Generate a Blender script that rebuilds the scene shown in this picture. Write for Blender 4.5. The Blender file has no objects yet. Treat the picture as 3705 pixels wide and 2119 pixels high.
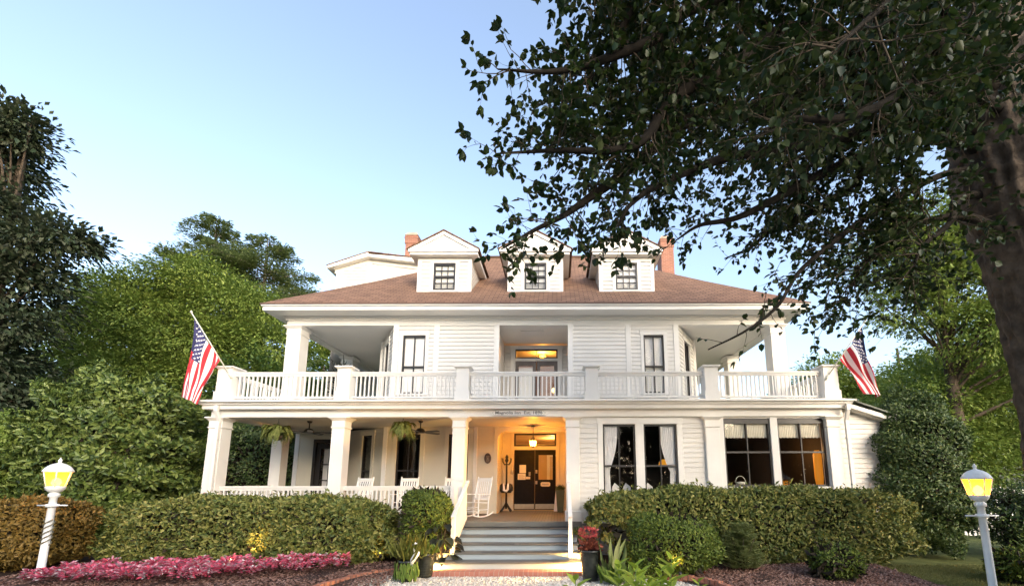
import bpy, math, random
import numpy as np
from mathutils import Vector, Matrix
R = math.radians
C = bpy.context.scene.collection

# ------------------------------------------------------------------ camera, world, sun, exposure
cam = bpy.data.cameras.new('camera'); co = bpy.data.objects.new('camera', cam); C.objects.link(co)
cam.sensor_width = 36; cam.lens = 1490/3705*36
cam.shift_x = (1852.5-2016)/3705; cam.shift_y = (1512-1059.5)/3705
cam.clip_start = 0.05; cam.clip_end = 3000
co.matrix_world = Matrix.Translation((0, 0, 2.0)) @ Matrix.Rotation(R(90+8.77), 4, 'X') @ Matrix.Rotation(R(-0.12), 4, 'Z')
bpy.context.scene.camera = co

w = bpy.data.worlds.new('World'); bpy.context.scene.world = w; w.use_nodes = True
wn = w.node_tree.nodes; wl = w.node_tree.links
sky = wn.new('ShaderNodeTexSky'); sky.sky_type = 'NISHITA'; sky.sun_disc = False
SUN_EL, SUN_AZ = 17, 150
sky.sun_elevation = R(SUN_EL); sky.sun_rotation = R(SUN_AZ); sky.air_density = 1.0; sky.dust_density = 3.0; sky.ozone_density = 2.0
hs = wn.new('ShaderNodeHueSaturation'); hs.inputs['Saturation'].default_value = .84
wl.new(sky.outputs[0], hs.inputs['Color']); wl.new(hs.outputs[0], wn['Background'].inputs[0]); wn['Background'].inputs[1].default_value = 0.15

sd = bpy.data.lights.new('sun', 'SUN'); so = bpy.data.objects.new('sun', sd); C.objects.link(so)
sd.energy = .3; sd.angle = R(75); sd.color = (1.0, 0.90, 0.78)
_az, _el = R(SUN_AZ), R(SUN_EL)
so.rotation_euler = Vector((math.sin(_az)*math.cos(_el), math.cos(_az)*math.cos(_el), math.sin(_el))).to_track_quat('Z', 'Y').to_euler()
so.location = (20, -20, 30)
vs = bpy.context.scene.view_settings
bpy.context.scene.display_settings.display_device = 'sRGB'
vs.view_transform = 'Standard'; vs.look = 'None'; vs.exposure = 1.9; vs.gamma = 1
bpy.context.scene.cycles.max_bounces = 6; bpy.context.scene.cycles.transparent_max_bounces = 16
bpy.context.scene.cycles.diffuse_bounces = 4

# ------------------------------------------------------------------ materials
def _mat(name):
    m = bpy.data.materials.new(name); m.use_nodes = True
    nt = m.node_tree; return m, nt.nodes, nt.links, nt.nodes['Principled BSDF']
def surf(name, col, rough=0.6, var=0.12, scale=3.0, bump=0.0, bscale=40, metal=0.0, dirt=None):
    """plain painted / natural surface with soft noise in its own colour and a fine bump"""
    m, n, l, p = _mat(name)
    tc = n.new('ShaderNodeTexCoord'); nz = n.new('ShaderNodeTexNoise'); nz.inputs['Scale'].default_value = scale; nz.inputs['Detail'].default_value = 6
    l.new(tc.outputs['Object'], nz.inputs['Vector'])
    r = n.new('ShaderNodeValToRGB'); r.color_ramp.elements[0].position = .3; r.color_ramp.elements[1].position = .7
    lo = dirt if dirt else tuple(c*(1-var) for c in col); hi = tuple(min(1, c*(1+var*.5)) for c in col)
    r.color_ramp.elements[0].color = (*lo, 1); r.color_ramp.elements[1].color = (*hi, 1)
    l.new(nz.outputs['Fac'], r.inputs['Fac']); l.new(r.outputs['Color'], p.inputs['Base Color'])
    p.inputs['Roughness'].default_value = rough; p.inputs['Metallic'].default_value = metal
    if rough > .85: p.inputs['Specular IOR Level'].default_value = .12
    if bump:
        n2 = n.new('ShaderNodeTexNoise'); n2.inputs['Scale'].default_value = bscale; l.new(tc.outputs['Object'], n2.inputs['Vector'])
        b = n.new('ShaderNodeBump'); b.inputs['Strength'].default_value = bump; b.inputs['Distance'].default_value = .02
        l.new(n2.outputs['Fac'], b.inputs['Height']); l.new(b.outputs['Normal'], p.inputs['Normal'])
    return m
def leafm(name, cols, rough=0.5, trans=0.25):
    """each leaf (mesh island) takes its own shade of green"""
    m, n, l, p = _mat(name)
    g = n.new('ShaderNodeNewGeometry'); r = n.new('ShaderNodeValToRGB')
    e = r.color_ramp.elements
    e[0].color = (*cols[0], 1); e[-1].color = (*cols[-1], 1)
    for i, c in enumerate(cols[1:-1]):
        x = e.new((i+1)/(len(cols)-1)); x.color = (*c, 1)
    l.new(g.outputs['Random Per Island'], r.inputs['Fac']); l.new(r.outputs['Color'], p.inputs['Base Color'])
    p.inputs['Roughness'].default_value = rough; p.inputs['Specular IOR Level'].default_value = .28
    t = n.new('ShaderNodeBsdfTranslucent'); l.new(r.outputs['Color'], t.inputs['Color'])
    mx = n.new('ShaderNodeMixShader'); mx.inputs[0].default_value = trans
    l.new(p.outputs[0], mx.inputs[1]); l.new(t.outputs[0], mx.inputs[2]); l.new(mx.outputs[0], n['Material Output'].inputs['Surface'])
    return m
def glass(name, tint=(1, 1, 1), refl=.05):
    m, n, l, p = _mat(name); n.remove(p)
    t = n.new('ShaderNodeBsdfTransparent'); t.inputs[0].default_value = (*tint, 1)
    g = n.new('ShaderNodeBsdfGlossy'); g.inputs['Roughness'].default_value = .03
    w_ = n.new('ShaderNodeLayerWeight'); w_.inputs['Blend'].default_value = .35
    pw = n.new('ShaderNodeMath'); pw.operation = 'POWER'; pw.inputs[1].default_value = 3; l.new(w_.outputs['Facing'], pw.inputs[0])
    mr = n.new('ShaderNodeMapRange'); mr.inputs['To Min'].default_value = refl; mr.inputs['To Max'].default_value = .7; l.new(pw.outputs[0], mr.inputs['Value'])
    mx = n.new('ShaderNodeMixShader'); l.new(mr.outputs['Result'], mx.inputs[0]); l.new(t.outputs[0], mx.inputs[1]); l.new(g.outputs[0], mx.inputs[2])
    l.new(mx.outputs[0], n['Material Output'].inputs['Surface']); return m
def frosted(name, col, through=.45, glow=.12):
    """amber lamp glass that glows from the bulb behind it"""
    m, n, l, p = _mat(name); n.remove(p)
    a = n.new('ShaderNodeBsdfTranslucent'); a.inputs[0].default_value = (*col, 1)
    t = n.new('ShaderNodeBsdfTransparent'); t.inputs[0].default_value = (*col, 1)
    mx = n.new('ShaderNodeMixShader'); mx.inputs[0].default_value = through; l.new(a.outputs[0], mx.inputs[1]); l.new(t.outputs[0], mx.inputs[2])
    e = n.new('ShaderNodeEmission'); e.inputs[0].default_value = (1, .38, .015, 1); e.inputs[1].default_value = glow
    ad = n.new('ShaderNodeAddShader'); l.new(mx.outputs[0], ad.inputs[0]); l.new(e.outputs[0], ad.inputs[1])
    l.new(ad.outputs[0], n['Material Output'].inputs['Surface']); return m
def emit(name, col, s):
    m, n, l, p = _mat(name); p.inputs['Base Color'].default_value = (*col, 1)
    p.inputs['Emission Color'].default_value = (*col, 1); p.inputs['Emission Strength'].default_value = s; return m
def brickm(name, c1, c2, mortar, bw, bh, msize=.02, rough=.85, rowoff=.5, var=True, bump=.5):
    m, n, l, p = _mat(name)
    tc = n.new('ShaderNodeTexCoord'); b = n.new('ShaderNodeTexBrick')
    b.inputs['Color1'].default_value = (*c1, 1); b.inputs['Color2'].default_value = (*c2, 1); b.inputs['Mortar'].default_value = (*mortar, 1)
    b.inputs['Scale'].default_value = 1; b.inputs['Brick Width'].default_value = bw; b.inputs['Row Height'].default_value = bh; b.inputs['Mortar Size'].default_value = msize
    b.inputs['Bias'].default_value = 0; b.offset = rowoff
    l.new(tc.outputs['UV'], b.inputs['Vector'])
    nz = n.new('ShaderNodeTexNoise'); nz.inputs['Scale'].default_value = 2.2; nz.inputs['Detail'].default_value = 8; l.new(tc.outputs['UV'], nz.inputs['Vector'])
    mp = n.new('ShaderNodeMapRange'); mp.inputs['To Min'].default_value = .72; mp.inputs['To Max'].default_value = 1.25; l.new(nz.outputs['Fac'], mp.inputs['Value'])
    mu = n.new('ShaderNodeMix'); mu.data_type = 'RGBA'; mu.blend_type = 'MULTIPLY'; mu.inputs['Factor'].default_value = 1
    l.new(b.outputs['Color'], mu.inputs[6]); l.new(mp.outputs['Result'], mu.inputs[7]); l.new(mu.outputs[2], p.inputs['Base Color'])
    p.inputs['Roughness'].default_value = rough
    bp = n.new('ShaderNodeBump'); bp.inputs['Strength'].default_value = bump; bp.inputs['Distance'].default_value = .01; bp.invert = True
    l.new(b.outputs['Fac'], bp.inputs['Height']); l.new(bp.outputs['Normal'], p.inputs['Normal'])
    return m

WHITE = surf('white_paint', (.75, .715, .66), .5, .07, 1.3, .06, 25)
SIDING = surf('siding_paint', (.67, .635, .58), .55, .09, .9, .08, 30)
SOFFIT = surf('soffit_paint', (.76, .72, .655), .6, .05, 1.0)
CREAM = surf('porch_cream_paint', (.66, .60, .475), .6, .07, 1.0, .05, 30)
DARKFRAME = surf('dark_sash_paint', (.022, .018, .017), .4, .2, 5)
BROWNDOOR = surf('taupe_door_paint', (.12, .095, .085), .45, .12, 4)
BLACKDOOR = surf('black_door_paint', (.009, .008, .008), .6, .2, 4); BLACKDOOR.node_tree.nodes['Principled BSDF'].inputs['Specular IOR Level'].default_value = .15
GLASS = glass('window_glass'); 
SHINGLE = brickm('brown_roof_shingle', (.172, .092, .055), (.268, .148, .091), (.072, .036, .022), .30, .14, .014, .9, .5, bump=.35)
BRICK = brickm('red_brick', (.235, .098, .066), (.31, .13, .086), (.32, .20, .15), .21, .072, .008, .85, bump=.4)
PAVER = brickm('step_brick', (.36, .135, .095), (.44, .18, .125), (.40, .25, .19), .105, .23, .009, .85, 0.0, bump=.4)
EDGEB = brickm('edging_brick', (.34, .125, .075), (.42, .17, .10), (.20, .12, .09), .10, .30, .010, .85, 0.0, bump=.5)
DECK = brickm('porch_floor_boards', (.15, .14, .115), (.175, .16, .135), (.06, .055, .05), .085, 30, .006, .55, 0, bump=.3)
TREAD = surf('grey_tread_paint', (.135, .13, .115), .5, .12, 3, .1, 40)
RISER = surf('pale_riser_paint', (.34, .385, .41), .5, .06, 2)
BLOCK = surf('foundation_grey', (.34, .33, .31), .8, .15, 2, .2, 20)
METALW = surf('white_powder_coat', (.86, .85, .82), .35, .04, 4)
BLACKM = surf('black_metal', (.02, .018, .017), .4, .2, 8)
BRONZE = surf('bronze_plaque_metal', (.085, .055, .04), .45, .2, 12, metal=.5)
BRASS = surf('brushed_steel', (.55, .47, .33), .35, .1, 10, metal=.8)
PAPER = surf('white_paper', (.75, .72, .64), .8, .06, 6)
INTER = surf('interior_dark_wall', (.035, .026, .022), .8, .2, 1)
INTERW = surf('interior_warm_wall', (.62, .46, .26), .7, .1, 1)
BROWNW = surf('interior_brown_panel', (.17, .075, .03), .6, .2, 1)
CURT = surf('white_curtain_cloth', (.82, .79, .76), .85, .05, 6)
VAL = surf('cream_valance_cloth', (.78, .72, .58), .85, .07, 6)
SHADE = surf('cream_window_shade', (.72, .69, .61), .8, .05, 3)
SHADEW = surf('pale_roller_blind', (.80, .76, .70), .8, .05, 3)
SHADEG = surf('grey_dormer_blind', (.58, .56, .52), .8, .08, 3)
BARK = surf('dark_tree_bark', (.095, .073, .055), .95, .55, 5, 1.0, 16)
BARKL = surf('grey_tree_bark', (.14, .12, .10), .9, .35, 5, .6, 20)
LIMB = surf('shaded_limb_bark', (.018, .015, .012), .95, .5, 6, .8, 14)  # darker copy of the trunk bark, the limbs' shade put into its colour
TWIG = surf('twig_brown', (.07, .055, .04), .9, .3, 6)
SOIL = surf('dark_mulch_soil', (.060, .038, .030), .95, .45, 9, .9, 30)
LAWN = surf('lawn_soil_green', (.14, .155, .05), .95, .35, 2.5, .8, 60)
SHELL = surf('shell_gravel_ground', (.55, .52, .46), .9, .28, 26, 1.0, 55)
POT = surf('dark_glazed_pot', (.030, .034, .028), .22, .5, 9)
FLAGR = surf('flag_red', (.52, .022, .035), .75, .06, 8)
FLAGW = surf('flag_white', (.80, .76, .74), .75, .05, 8)
FLAGB = surf('flag_blue', (.035, .035, .115), .75, .06, 8)
POLE = surf('pale_flag_pole', (.62, .60, .50), .4, .05, 5)

# ------------------------------------------------------------------ mesh helpers
def wmat(o):
    m = o.matrix_basis.copy()
    if o.parent: m = wmat(o.parent) @ o.matrix_parent_inverse @ m
    return m
def link(o, parent=None, local=False):
    C.objects.link(o)
    if parent is not None:
        o.parent = parent
        if not local: o.matrix_parent_inverse = wmat(parent).inverted()
    return o
class MB:
    """collects shapes, then links them as ONE mesh object"""
    def __init__(s): s.v = []; s.f = []; s.m = []; s.sm = []
    def add(s, vs_, fs_, mi=0, smooth=False):
        k = len(s.v); s.v += [tuple(p) for p in vs_]
        for f in fs_: s.f.append([i+k for i in f]); s.m.append(mi); s.sm.append(smooth)
    def quad(s, a, b, c, d, mi=0): s.add([a, b, c, d], [(0, 1, 2, 3)], mi)
    def box(s, x0, x1, y0, y1, z0, z1, mi=0, M=None):
        p = [(x0,y0,z0),(x1,y0,z0),(x1,y1,z0),(x0,y1,z0),(x0,y0,z1),(x1,y0,z1),(x1,y1,z1),(x0,y1,z1)]
        if M is not None: p = [M @ Vector(q) for q in p]
        s.add(p, [(0,3,2,1),(4,5,6,7),(0,1,5,4),(1,2,6,5),(2,3,7,6),(3,0,4,7)], mi)
    def taper(s, cx, cy, z0, z1, a0, b0, a1, b1, mi=0):
        p = [(cx+i*a0, cy+j*b0, z0) for i, j in ((-1,-1),(1,-1),(1,1),(-1,1))] + [(cx+i*a1, cy+j*b1, z1) for i, j in ((-1,-1),(1,-1),(1,1),(-1,1))]
        s.add(p, [(0,3,2,1),(4,5,6,7),(0,1,5,4),(1,2,6,5),(2,3,7,6),(3,0,4,7)], mi)
    def beam(s, a, b, wx, wz, mi=0, up=(0, 0, 1)):
        a, b = Vector(a), Vector(b); d = (b-a).normalized(); u = Vector(up)
        if abs(d.dot(u)) > .98: u = Vector((0, 1, 0))
        x = d.cross(u).normalized(); y = x.cross(d).normalized()
        p = [q + x*(i*wx/2) + y*(j*wz/2) for q in (a, b) for i, j in ((-1,-1),(1,-1),(1,1),(-1,1))]
        s.add(p, [(0,3,2,1),(4,5,6,7),(0,1,5,4),(1,2,6,5),(2,3,7,6),(3,0,4,7)], mi)
    def prism(s, poly, y0, y1, mi=0):
        n = len(poly); p = [(x, y0, z) for x, z in poly] + [(x, y1, z) for x, z in poly]
        s.add(p, [tuple(range(n)), tuple(range(2*n-1, n-1, -1))] + [(i, i+n, (i+1) % n+n, (i+1) % n) for i in range(n)], mi)
    def tube(s, pts, rad, n=8, mi=0, cap=True):
        pts = [Vector(p) for p in pts]
        if not hasattr(rad, '__len__'): rad = [rad]*len(pts)
        k = len(s.v); ring = []
        u = None
        for i, p in enumerate(pts):
            d = (pts[min(i+1, len(pts)-1)] - pts[max(i-1, 0)])
            d = d.normalized() if d.length > 1e-9 else Vector((0, 0, 1))
            if u is None:
                u = d.cross(Vector((0, 0, 1)));
                if u.length < .05: u = d.cross(Vector((0, 1, 0)))
            u = (u - d*u.dot(d)).normalized(); v = d.cross(u)
            for j in range(n):
                a = 2*math.pi*j/n; s.v.append(tuple(p + (u*math.cos(a)+v*math.sin(a))*rad[i]))
        for i in range(len(pts)-1):
            for j in range(n):
                s.f.append([k+i*n+j, k+i*n+(j+1) % n, k+(i+1)*n+(j+1) % n, k+(i+1)*n+j]); s.m.append(mi); s.sm.append(True)
        if cap:
            s.f.append([k+j for j in range(n)][::-1]); s.m.append(mi); s.sm.append(False)
            s.f.append([k+(len(pts)-1)*n+j for j in range(n)]); s.m.append(mi); s.sm.append(False)
    def lathe(s, prof, c, n=16, mi=0, smooth=True):
        k = len(s.v)
        for r, z in prof:
            for j in range(n):
                a = 2*math.pi*j/n; s.v.append((c[0]+r*math.cos(a), c[1]+r*math.sin(a), c[2]+z))
        for i in range(len(prof)-1):
            for j in range(n):
                s.f.append([k+i*n+j, k+i*n+(j+1) % n, k+(i+1)*n+(j+1) % n, k+(i+1)*n+j]); s.m.append(mi); s.sm.append(smooth)
        s.f.append([k+j for j in range(n)][::-1]); s.m.append(mi); s.sm.append(False)
        e = k+(len(prof)-1)*n; s.f.append([e+j for j in range(n)]); s.m.append(mi); s.sm.append(False)
    def build(s, name, mats, parent=None, loc=None, rz=0, local=False, bevel=0, uv=True):
        me = bpy.data.meshes.new(name); me.from_pydata(s.v, [], s.f)
        for m in (mats if isinstance(mats, (list, tuple)) else [mats]): me.materials.append(m)
        me.polygons.foreach_set('material_index', s.m); me.polygons.foreach_set('use_smooth', s.sm)
        if uv:
            ul = me.uv_layers.new(name='UVMap'); dat = np.zeros((len(me.loops), 2), np.float32); i = 0
            for p in me.polygons:
                nn = p.normal
                u = Vector((1, 0, 0)) if abs(nn.z) > .97 else Vector((-nn.y, nn.x, 0)).normalized()
                v = nn.cross(u)
                for li in p.loop_indices:
                    q = me.vertices[me.loops[li].vertex_index].co; dat[li] = (q.dot(u), q.dot(v))
            ul.data.foreach_set('uv', dat.ravel())
        o = bpy.data.objects.new(name, me)
        if loc is not None: o.location = loc
        o.rotation_euler = (0, 0, rz)
        link(o, parent, local)
        if bevel:
            b = o.modifiers.new('bevel', 'BEVEL'); b.width = bevel; b.segments = 2; b.limit_method = 'ANGLE'
        return o
def tag(o, label=None, cat=None, group=None, kind=None):
    if label: o['label'] = label
    if cat: o['category'] = cat
    if group: o['group'] = group
    if kind: o['kind'] = kind
    return o
def empty(name, loc, rz=0, label=None, cat=None, group=None):
    o = bpy.data.objects.new(name, None); o.location = loc; o.rotation_euler = (0, 0, rz); o.empty_display_size = .2
    C.objects.link(o); return tag(o, label, cat, group)
def dup(o, parent=None):
    c = o.copy(); C.objects.link(c)
    if parent is not None: c.parent = parent
    for ch in list(o.children): dup(ch, c)
    return c
def lamp(name, loc, col, energy, rad, parent):
    d = bpy.data.lights.new(name, 'POINT'); d.color = col; d.energy = energy; d.shadow_soft_size = rad
    o = bpy.data.objects.new(name, d); o.location = loc; link(o, parent); return o
def spot(name, loc, target, col, energy, ang, parent):
    d = bpy.data.lights.new(name, 'SPOT'); d.color = col; d.energy = energy; d.spot_size = R(ang); d.spot_blend = .8; d.shadow_soft_size = .04
    o = bpy.data.objects.new(name, d); o.location = loc
    o.rotation_euler = (Vector(target)-Vector(loc)).to_track_quat('-Z', 'Y').to_euler(); link(o, parent); return o

def leaves(name, P, D, N, L, W, mats, parent=None, ov=False, fold=.25, curl=.15, mi=None):
    """many separate little folded leaves as one mesh: P base, D direction, N upward normal (arrays n x 3)"""
    P = np.asarray(P, float); n = len(P)
    D = D/np.maximum(np.linalg.norm(D, axis=1, keepdims=True), 1e-9)
    S = np.cross(D, N); S /= np.maximum(np.linalg.norm(S, axis=1, keepdims=True), 1e-9); U = np.cross(S, D)
    L = np.broadcast_to(np.asarray(L, float).reshape(-1, 1), (n, 1)); W = np.broadcast_to(np.asarray(W, float).reshape(-1, 1), (n, 1))
    if ov:
        pts = [P, P+D*L*.28+S*W*.46+U*W*fold, P+D*L*.66+S*W*.40+U*(W*fold-L*curl*.4), P+D*L-U*L*curl, P+D*L*.66-S*W*.40+U*(W*fold-L*curl*.4), P+D*L*.28-S*W*.46+U*W*fold]
        tri = [(0, 1, 2, 3), (0, 3, 4, 5)]; k = 6
    else:
        pts = [P, P+D*L*.45+S*W*.5+U*W*fold, P+D*L-U*L*curl, P+D*L*.45-S*W*.5+U*W*fold]
        tri = [(0, 1, 2), (0, 2, 3)]; k = 4
    V = np.stack(pts, 1).reshape(-1, 3)
    nf = len(tri); fl = len(tri[0])
    base = (np.arange(n)*k)[:, None, None]
    F = (np.array(tri)[None] + base).reshape(-1)
    me = bpy.data.meshes.new(name); me.vertices.add(len(V)); me.vertices.foreach_set('co', V.astype(np.float32).ravel())
    me.loops.add(len(F)); me.loops.foreach_set('vertex_index', F.astype(np.int32))
    me.polygons.add(n*nf); me.polygons.foreach_set('loop_start', (np.arange(n*nf)*fl).astype(np.int32))
    me.update(calc_edges=True)
    for m in (mats if isinstance(mats, (list, tuple)) else [mats]): me.materials.append(m)
    if mi is not None: me.polygons.foreach_set('material_index', np.repeat(mi, nf).astype(np.int32))
    o = bpy.data.objects.new(name, me); link(o, parent); return o
def rnd_dirs(rg, n):
    d = rg.normal(size=(n, 3)); return d/np.linalg.norm(d, axis=1, keepdims=True)

# ------------------------------------------------------------------ ground
def sheet(name, pts, z, mat, kind='structure'):
    b = MB(); b.add([(x, y, z) for x, y in pts], [tuple(range(len(pts)))]); return tag(b.build(name, mat), kind=kind)
sheet('ground', [(-600, -300), (600, -300), (600, 900), (-600, 900)], -.03, LAWN)
sheet('gravel_path', [(-4.6, -6), (3.3, -6), (3.15, 7.4), (2.95, 8.3), (2.3, 8.95), (1.2, 9.25), (.9, 9.35), (-2.9, 9.4), (-3.5, 9.5), (-3.95, 9.1), (-4.25, 8.5), (-4.5, 7.4)], -.012, SHELL)
sheet('unseen_bounce_gravel', [(-16, -24), (16, -24), (15, 2), (9, 6.2), (3.2, 7.0), (-4.4, 7.0), (-10, 5.8), (-15, 2)], -.020, SHELL)  # unseen gravel sheet added to bounce light up under soffits and canopy
def mound(name, x0, x1, y0, y1, zf, mat, nx=40, ny=14, edge=None):
    b = MB(); k = 0
    P = []
    for j in range(ny+1):
        for i in range(nx+1):
            x = x0+(x1-x0)*i/nx; y = y0+(y1-y0)*j/ny
            if edge: x, y = edge(x, y, i/nx, j/ny)
            P.append((x, y, zf(x, y)))
    F = [(j*(nx+1)+i, j*(nx+1)+i+1, (j+1)*(nx+1)+i+1, (j+1)*(nx+1)+i) for j in range(ny) for i in range(nx)]
    b.add(P, F, 0, True); return tag(b.build(name, mat), kind='structure')
def bump2(x, y): return .02*math.sin(2.1*x+1.3*y)+.015*math.sin(5.3*x-3.1*y)
mound('flower_bed_soil', -14, -3.6, 7.5, 11.2, lambda x, y: .035+.10*min(1, max(0, (y-8.2)/2.0))+bump2(x, y)*.6, SOIL,
      edge=lambda x, y, s, t: (x if s < .999 else x, y) if s < .8 else (-14+10.4*s + (-.75*(1-min(1, (y-7.5)/2))*(s-.8)/.2), y))
mound('shrub_bed_soil', 2.3, 7.2, 7.5, 11.2, lambda x, y: .035+.09*min(1, max(0, (y-8.2)/2.0))+bump2(x, y)*.6, SOIL,
      edge=lambda x, y, s, t: (x + (.9*(1-min(1, (y-7.5)/1.6))*(1-s)), y))
mound('porch_bed_soil_right', .95, 2.6, 9.0, 11.2, lambda x, y: .02+.09*min(1, max(0, (y-9.0)/1.5)), SOIL, 10, 8)
mound('porch_bed_soil_left', -3.7, -2.8, 9.5, 11.2, lambda x, y: .02+.1*min(1, max(0, (y-9.4)/1.5)), SOIL, 8, 8)

# ------------------------------------------------------------------ the inn
inn = empty('inn', (-.82, 11.2, 0), 0, 'white two storey clapboard inn with wraparound porch, balcony and brown hipped roof', 'inn')
XC = -.82
FZ = .97            # porch floor
DZ = 4.24           # balcony deck
# --- siding: lapped boards as real geometry, local x along the wall, y = 0 plane, outward -y
def siding(name, p0, p1, z0, z1, holes=(), pitch=.135, parent=None, mat=None, lap=.024, xlim=None, back=.10):
    p0 = Vector((p0[0], p0[1], 0)); p1 = Vector((p1[0], p1[1], 0)); Ln = (p1-p0).length; rz = math.atan2(p1.y-p0.y, p1.x-p0.x)
    b = MB()
    n = max(1, math.ceil((z1-z0)/pitch-1e-6))
    for i in range(n):
        za = z0+i*pitch; zb = min(z1, za+pitch)
        cuts = sorted({za, zb} | {h for hh in holes for h in hh[2:4] if za < h < zb})
        yo = lambda z: -lap*(1-(z-za)/pitch)
        for a, c in zip(cuts[:-1], cuts[1:]):
            zm = (a+c)/2
            segs = [(0, Ln)] if not xlim else [xlim(zm)]
            for h in holes:
                if h[2] < zm < h[3]:
                    ns = []
                    for s, e in segs:
                        if h[1] <= s or h[0] >= e: ns.append((s, e)); continue
                        if h[0] > s: ns.append((s, h[0]))
                        if h[1] < e: ns.append((h[1], e))
                    segs = ns
            for s, e in segs:
                if e-s < 1e-4: continue
                b.quad((s, yo(a), a), (e, yo(a), a), (e, yo(c), c), (s, yo(c), c))
                if a == za: b.quad((s, 0, a), (e, 0, a), (e, yo(a), a), (s, yo(a), a))
                if back: b.quad((e, back, a), (s, back, a), (s, back, c), (e, back, c))
    return b.build(name, mat or SIDING, parent or inn, loc=(p0.x, p0.y, 0), rz=rz)
def trim(x0, x1, y0, y1, z0, z1, name='corner_board', mat=None, parent=None):
    b = MB(); b.box(x0, x1, y0, y1, z0, z1); return b.build(name, mat or WHITE, parent or inn, bevel=.004)

def window(x0, x1, z0, z1, loc, rz=0, cols=2, rows=(1, 1), meet=.5, cas=.10, shade=None, parent=None, name='window', frame=DARKFRAME, depth=.05, casing=True, sashw=.035, sill=True, recess=.03, mat_case=None, headcas=None, top_bar=0):
    """local: x along the wall, -y outward; parts: frame with glazing bars, then casing, sill, pane, shade"""
    f = MB(); y0, y1 = recess-.02, recess+depth
    f.box(x0, x0+.045, y0, y1, z0, z1); f.box(x1-.045, x1, y0, y1, z0, z1)
    f.box(x0+.045, x1-.045, y0, y1, z1-.05-top_bar, z1); f.box(x0+.045, x1-.045, y0, y1, z0, z0+.055)
    zm = z0+(z1-z0)*meet
    f.box(x0+.045, x1-.045, y0+.004, y1+.01, zm-sashw*.7, zm+sashw*.7)
    for lo, hi, nr, dy in ((z0+.055, zm-sashw*.7, rows[0], .012), (zm+sashw*.7, z1-.05-top_bar, rows[1], .003)):
        for i in range(1, cols):
            x = x0+(x1-x0)*i/cols; f.box(x-.015, x+.015, y0+dy, y1-.01, lo, hi)
        for j in range(1, nr):
            z = lo+(hi-lo)*j/nr; f.box(x0+.045, x1-.045, y0+dy+.002, y1-.012, z-.012, z+.012)
    o = f.build(name, frame, parent or inn, loc=loc, rz=rz)
    if parent: pass
    g = MB(); g.quad((x0+.04, y1-.02, z0+.04), (x1-.04, y1-.02, z0+.04), (x1-.04, y1-.02, z1-.04), (x0+.04, y1-.02, z1-.04)); g.build('pane', GLASS, o, local=True)
    if casing:
        c = MB(); hc = headcas or cas+.02
        c.box(x0-cas, x0, -.035, .10, z0, z1); c.box(x1, x1+cas, -.035, .10, z0, z1); c.box(x0-cas-.015, x1+cas+.015, -.042, .10, z1, z1+hc)
        c.box(x0-cas-.03, x1+cas+.03, -.05, .10, z1+hc, z1+hc+.025)
        c.build('casing', mat_case or WHITE, o, local=True)
    if sill:
        s = MB(); s.box(x0-cas-.03, x1+cas+.03, -.07, .10, z0-.055, z0); s.build('sill', WHITE, o, local=True)
    if shade:
        s = MB(); yy = y1+.02; n = 1
        s.quad((x0+.03, yy, z0+.03), (x1-.03, yy, z0+.03), (x1-.03, yy, z1-.03), (x0+.03, yy, z1-.03)); s.build('window_shade', shade, o, local=True)
    return o

# --- foundation, porch floor, steps
b = MB(); b.box(-9.5, .3, 11.32, 11.5, -.1, .80); b.box(.62, 7.9, 11.38, 11.5, -.1, .97); b.box(-9.45, -9.3, 11.5, 24, -.1, .8); b.box(7.75, 7.9, 11.5, 24, -.1, .97); b.build('foundation', BLOCK, inn)
b = MB(); b.box(-9.62, .62, 11.14, 15.3, .86, FZ); b.build('porch_floor', DECK, inn)
b = MB(); b.box(-9.58, -2.62, 11.18, 11.3, .62, .86); b.build('porch_skirt', BLOCK, inn)
b = MB(); b.box(-9.64, .64, 11.10, 11.138, .84, FZ+.003); b.build('floor_nosing', TREAD, inn, bevel=.006)
st = MB(); st.box(-2.75, .52, 9.52, 11.14, 0, .1); stairs = st.build('staircase', BLOCK, inn)
E0, RISE, TR = 9.5, .145, .34
for i in range(6):
    y = E0+TR*i; z = .1+RISE*(i+1)
    xl, xr = (-2.80, .55) if i < 2 else (-2.62, .50)
    if i == 5: xl, xr = -2.50, .24
    r = MB(); r.box(xl+.02, xr-.02, y, y+.03, z-RISE, z-.032); r.build('riser', RISER if i < 5 else TREAD, stairs)
    if i < 5:
        t = MB(); t.box(xl, xr, y-.028, y+TR, z-.032, z)
        tr_ = t.build('tread', TREAD, stairs, bevel=.006)
        if i >= 1:
            g = MB(); 
            for xa in (-1.75, -.92): g.box(xa, xa+.72, y-.02, y+.05, z+.001, z+.006)
            g.build('grip_strip', BLACKM, stairs)
        for a in (xl+.02, xr-.05): side = MB(); side.box(a, a+.03, y+.03, y+TR, z-RISE, z-.032); side.build('stair_side', RISER, stairs)
b = MB(); b.box(-3.05, .78, 9.22, 9.52, -.03, .10); b.build('brick_landing', PAVER, inn, bevel=.01)
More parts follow.
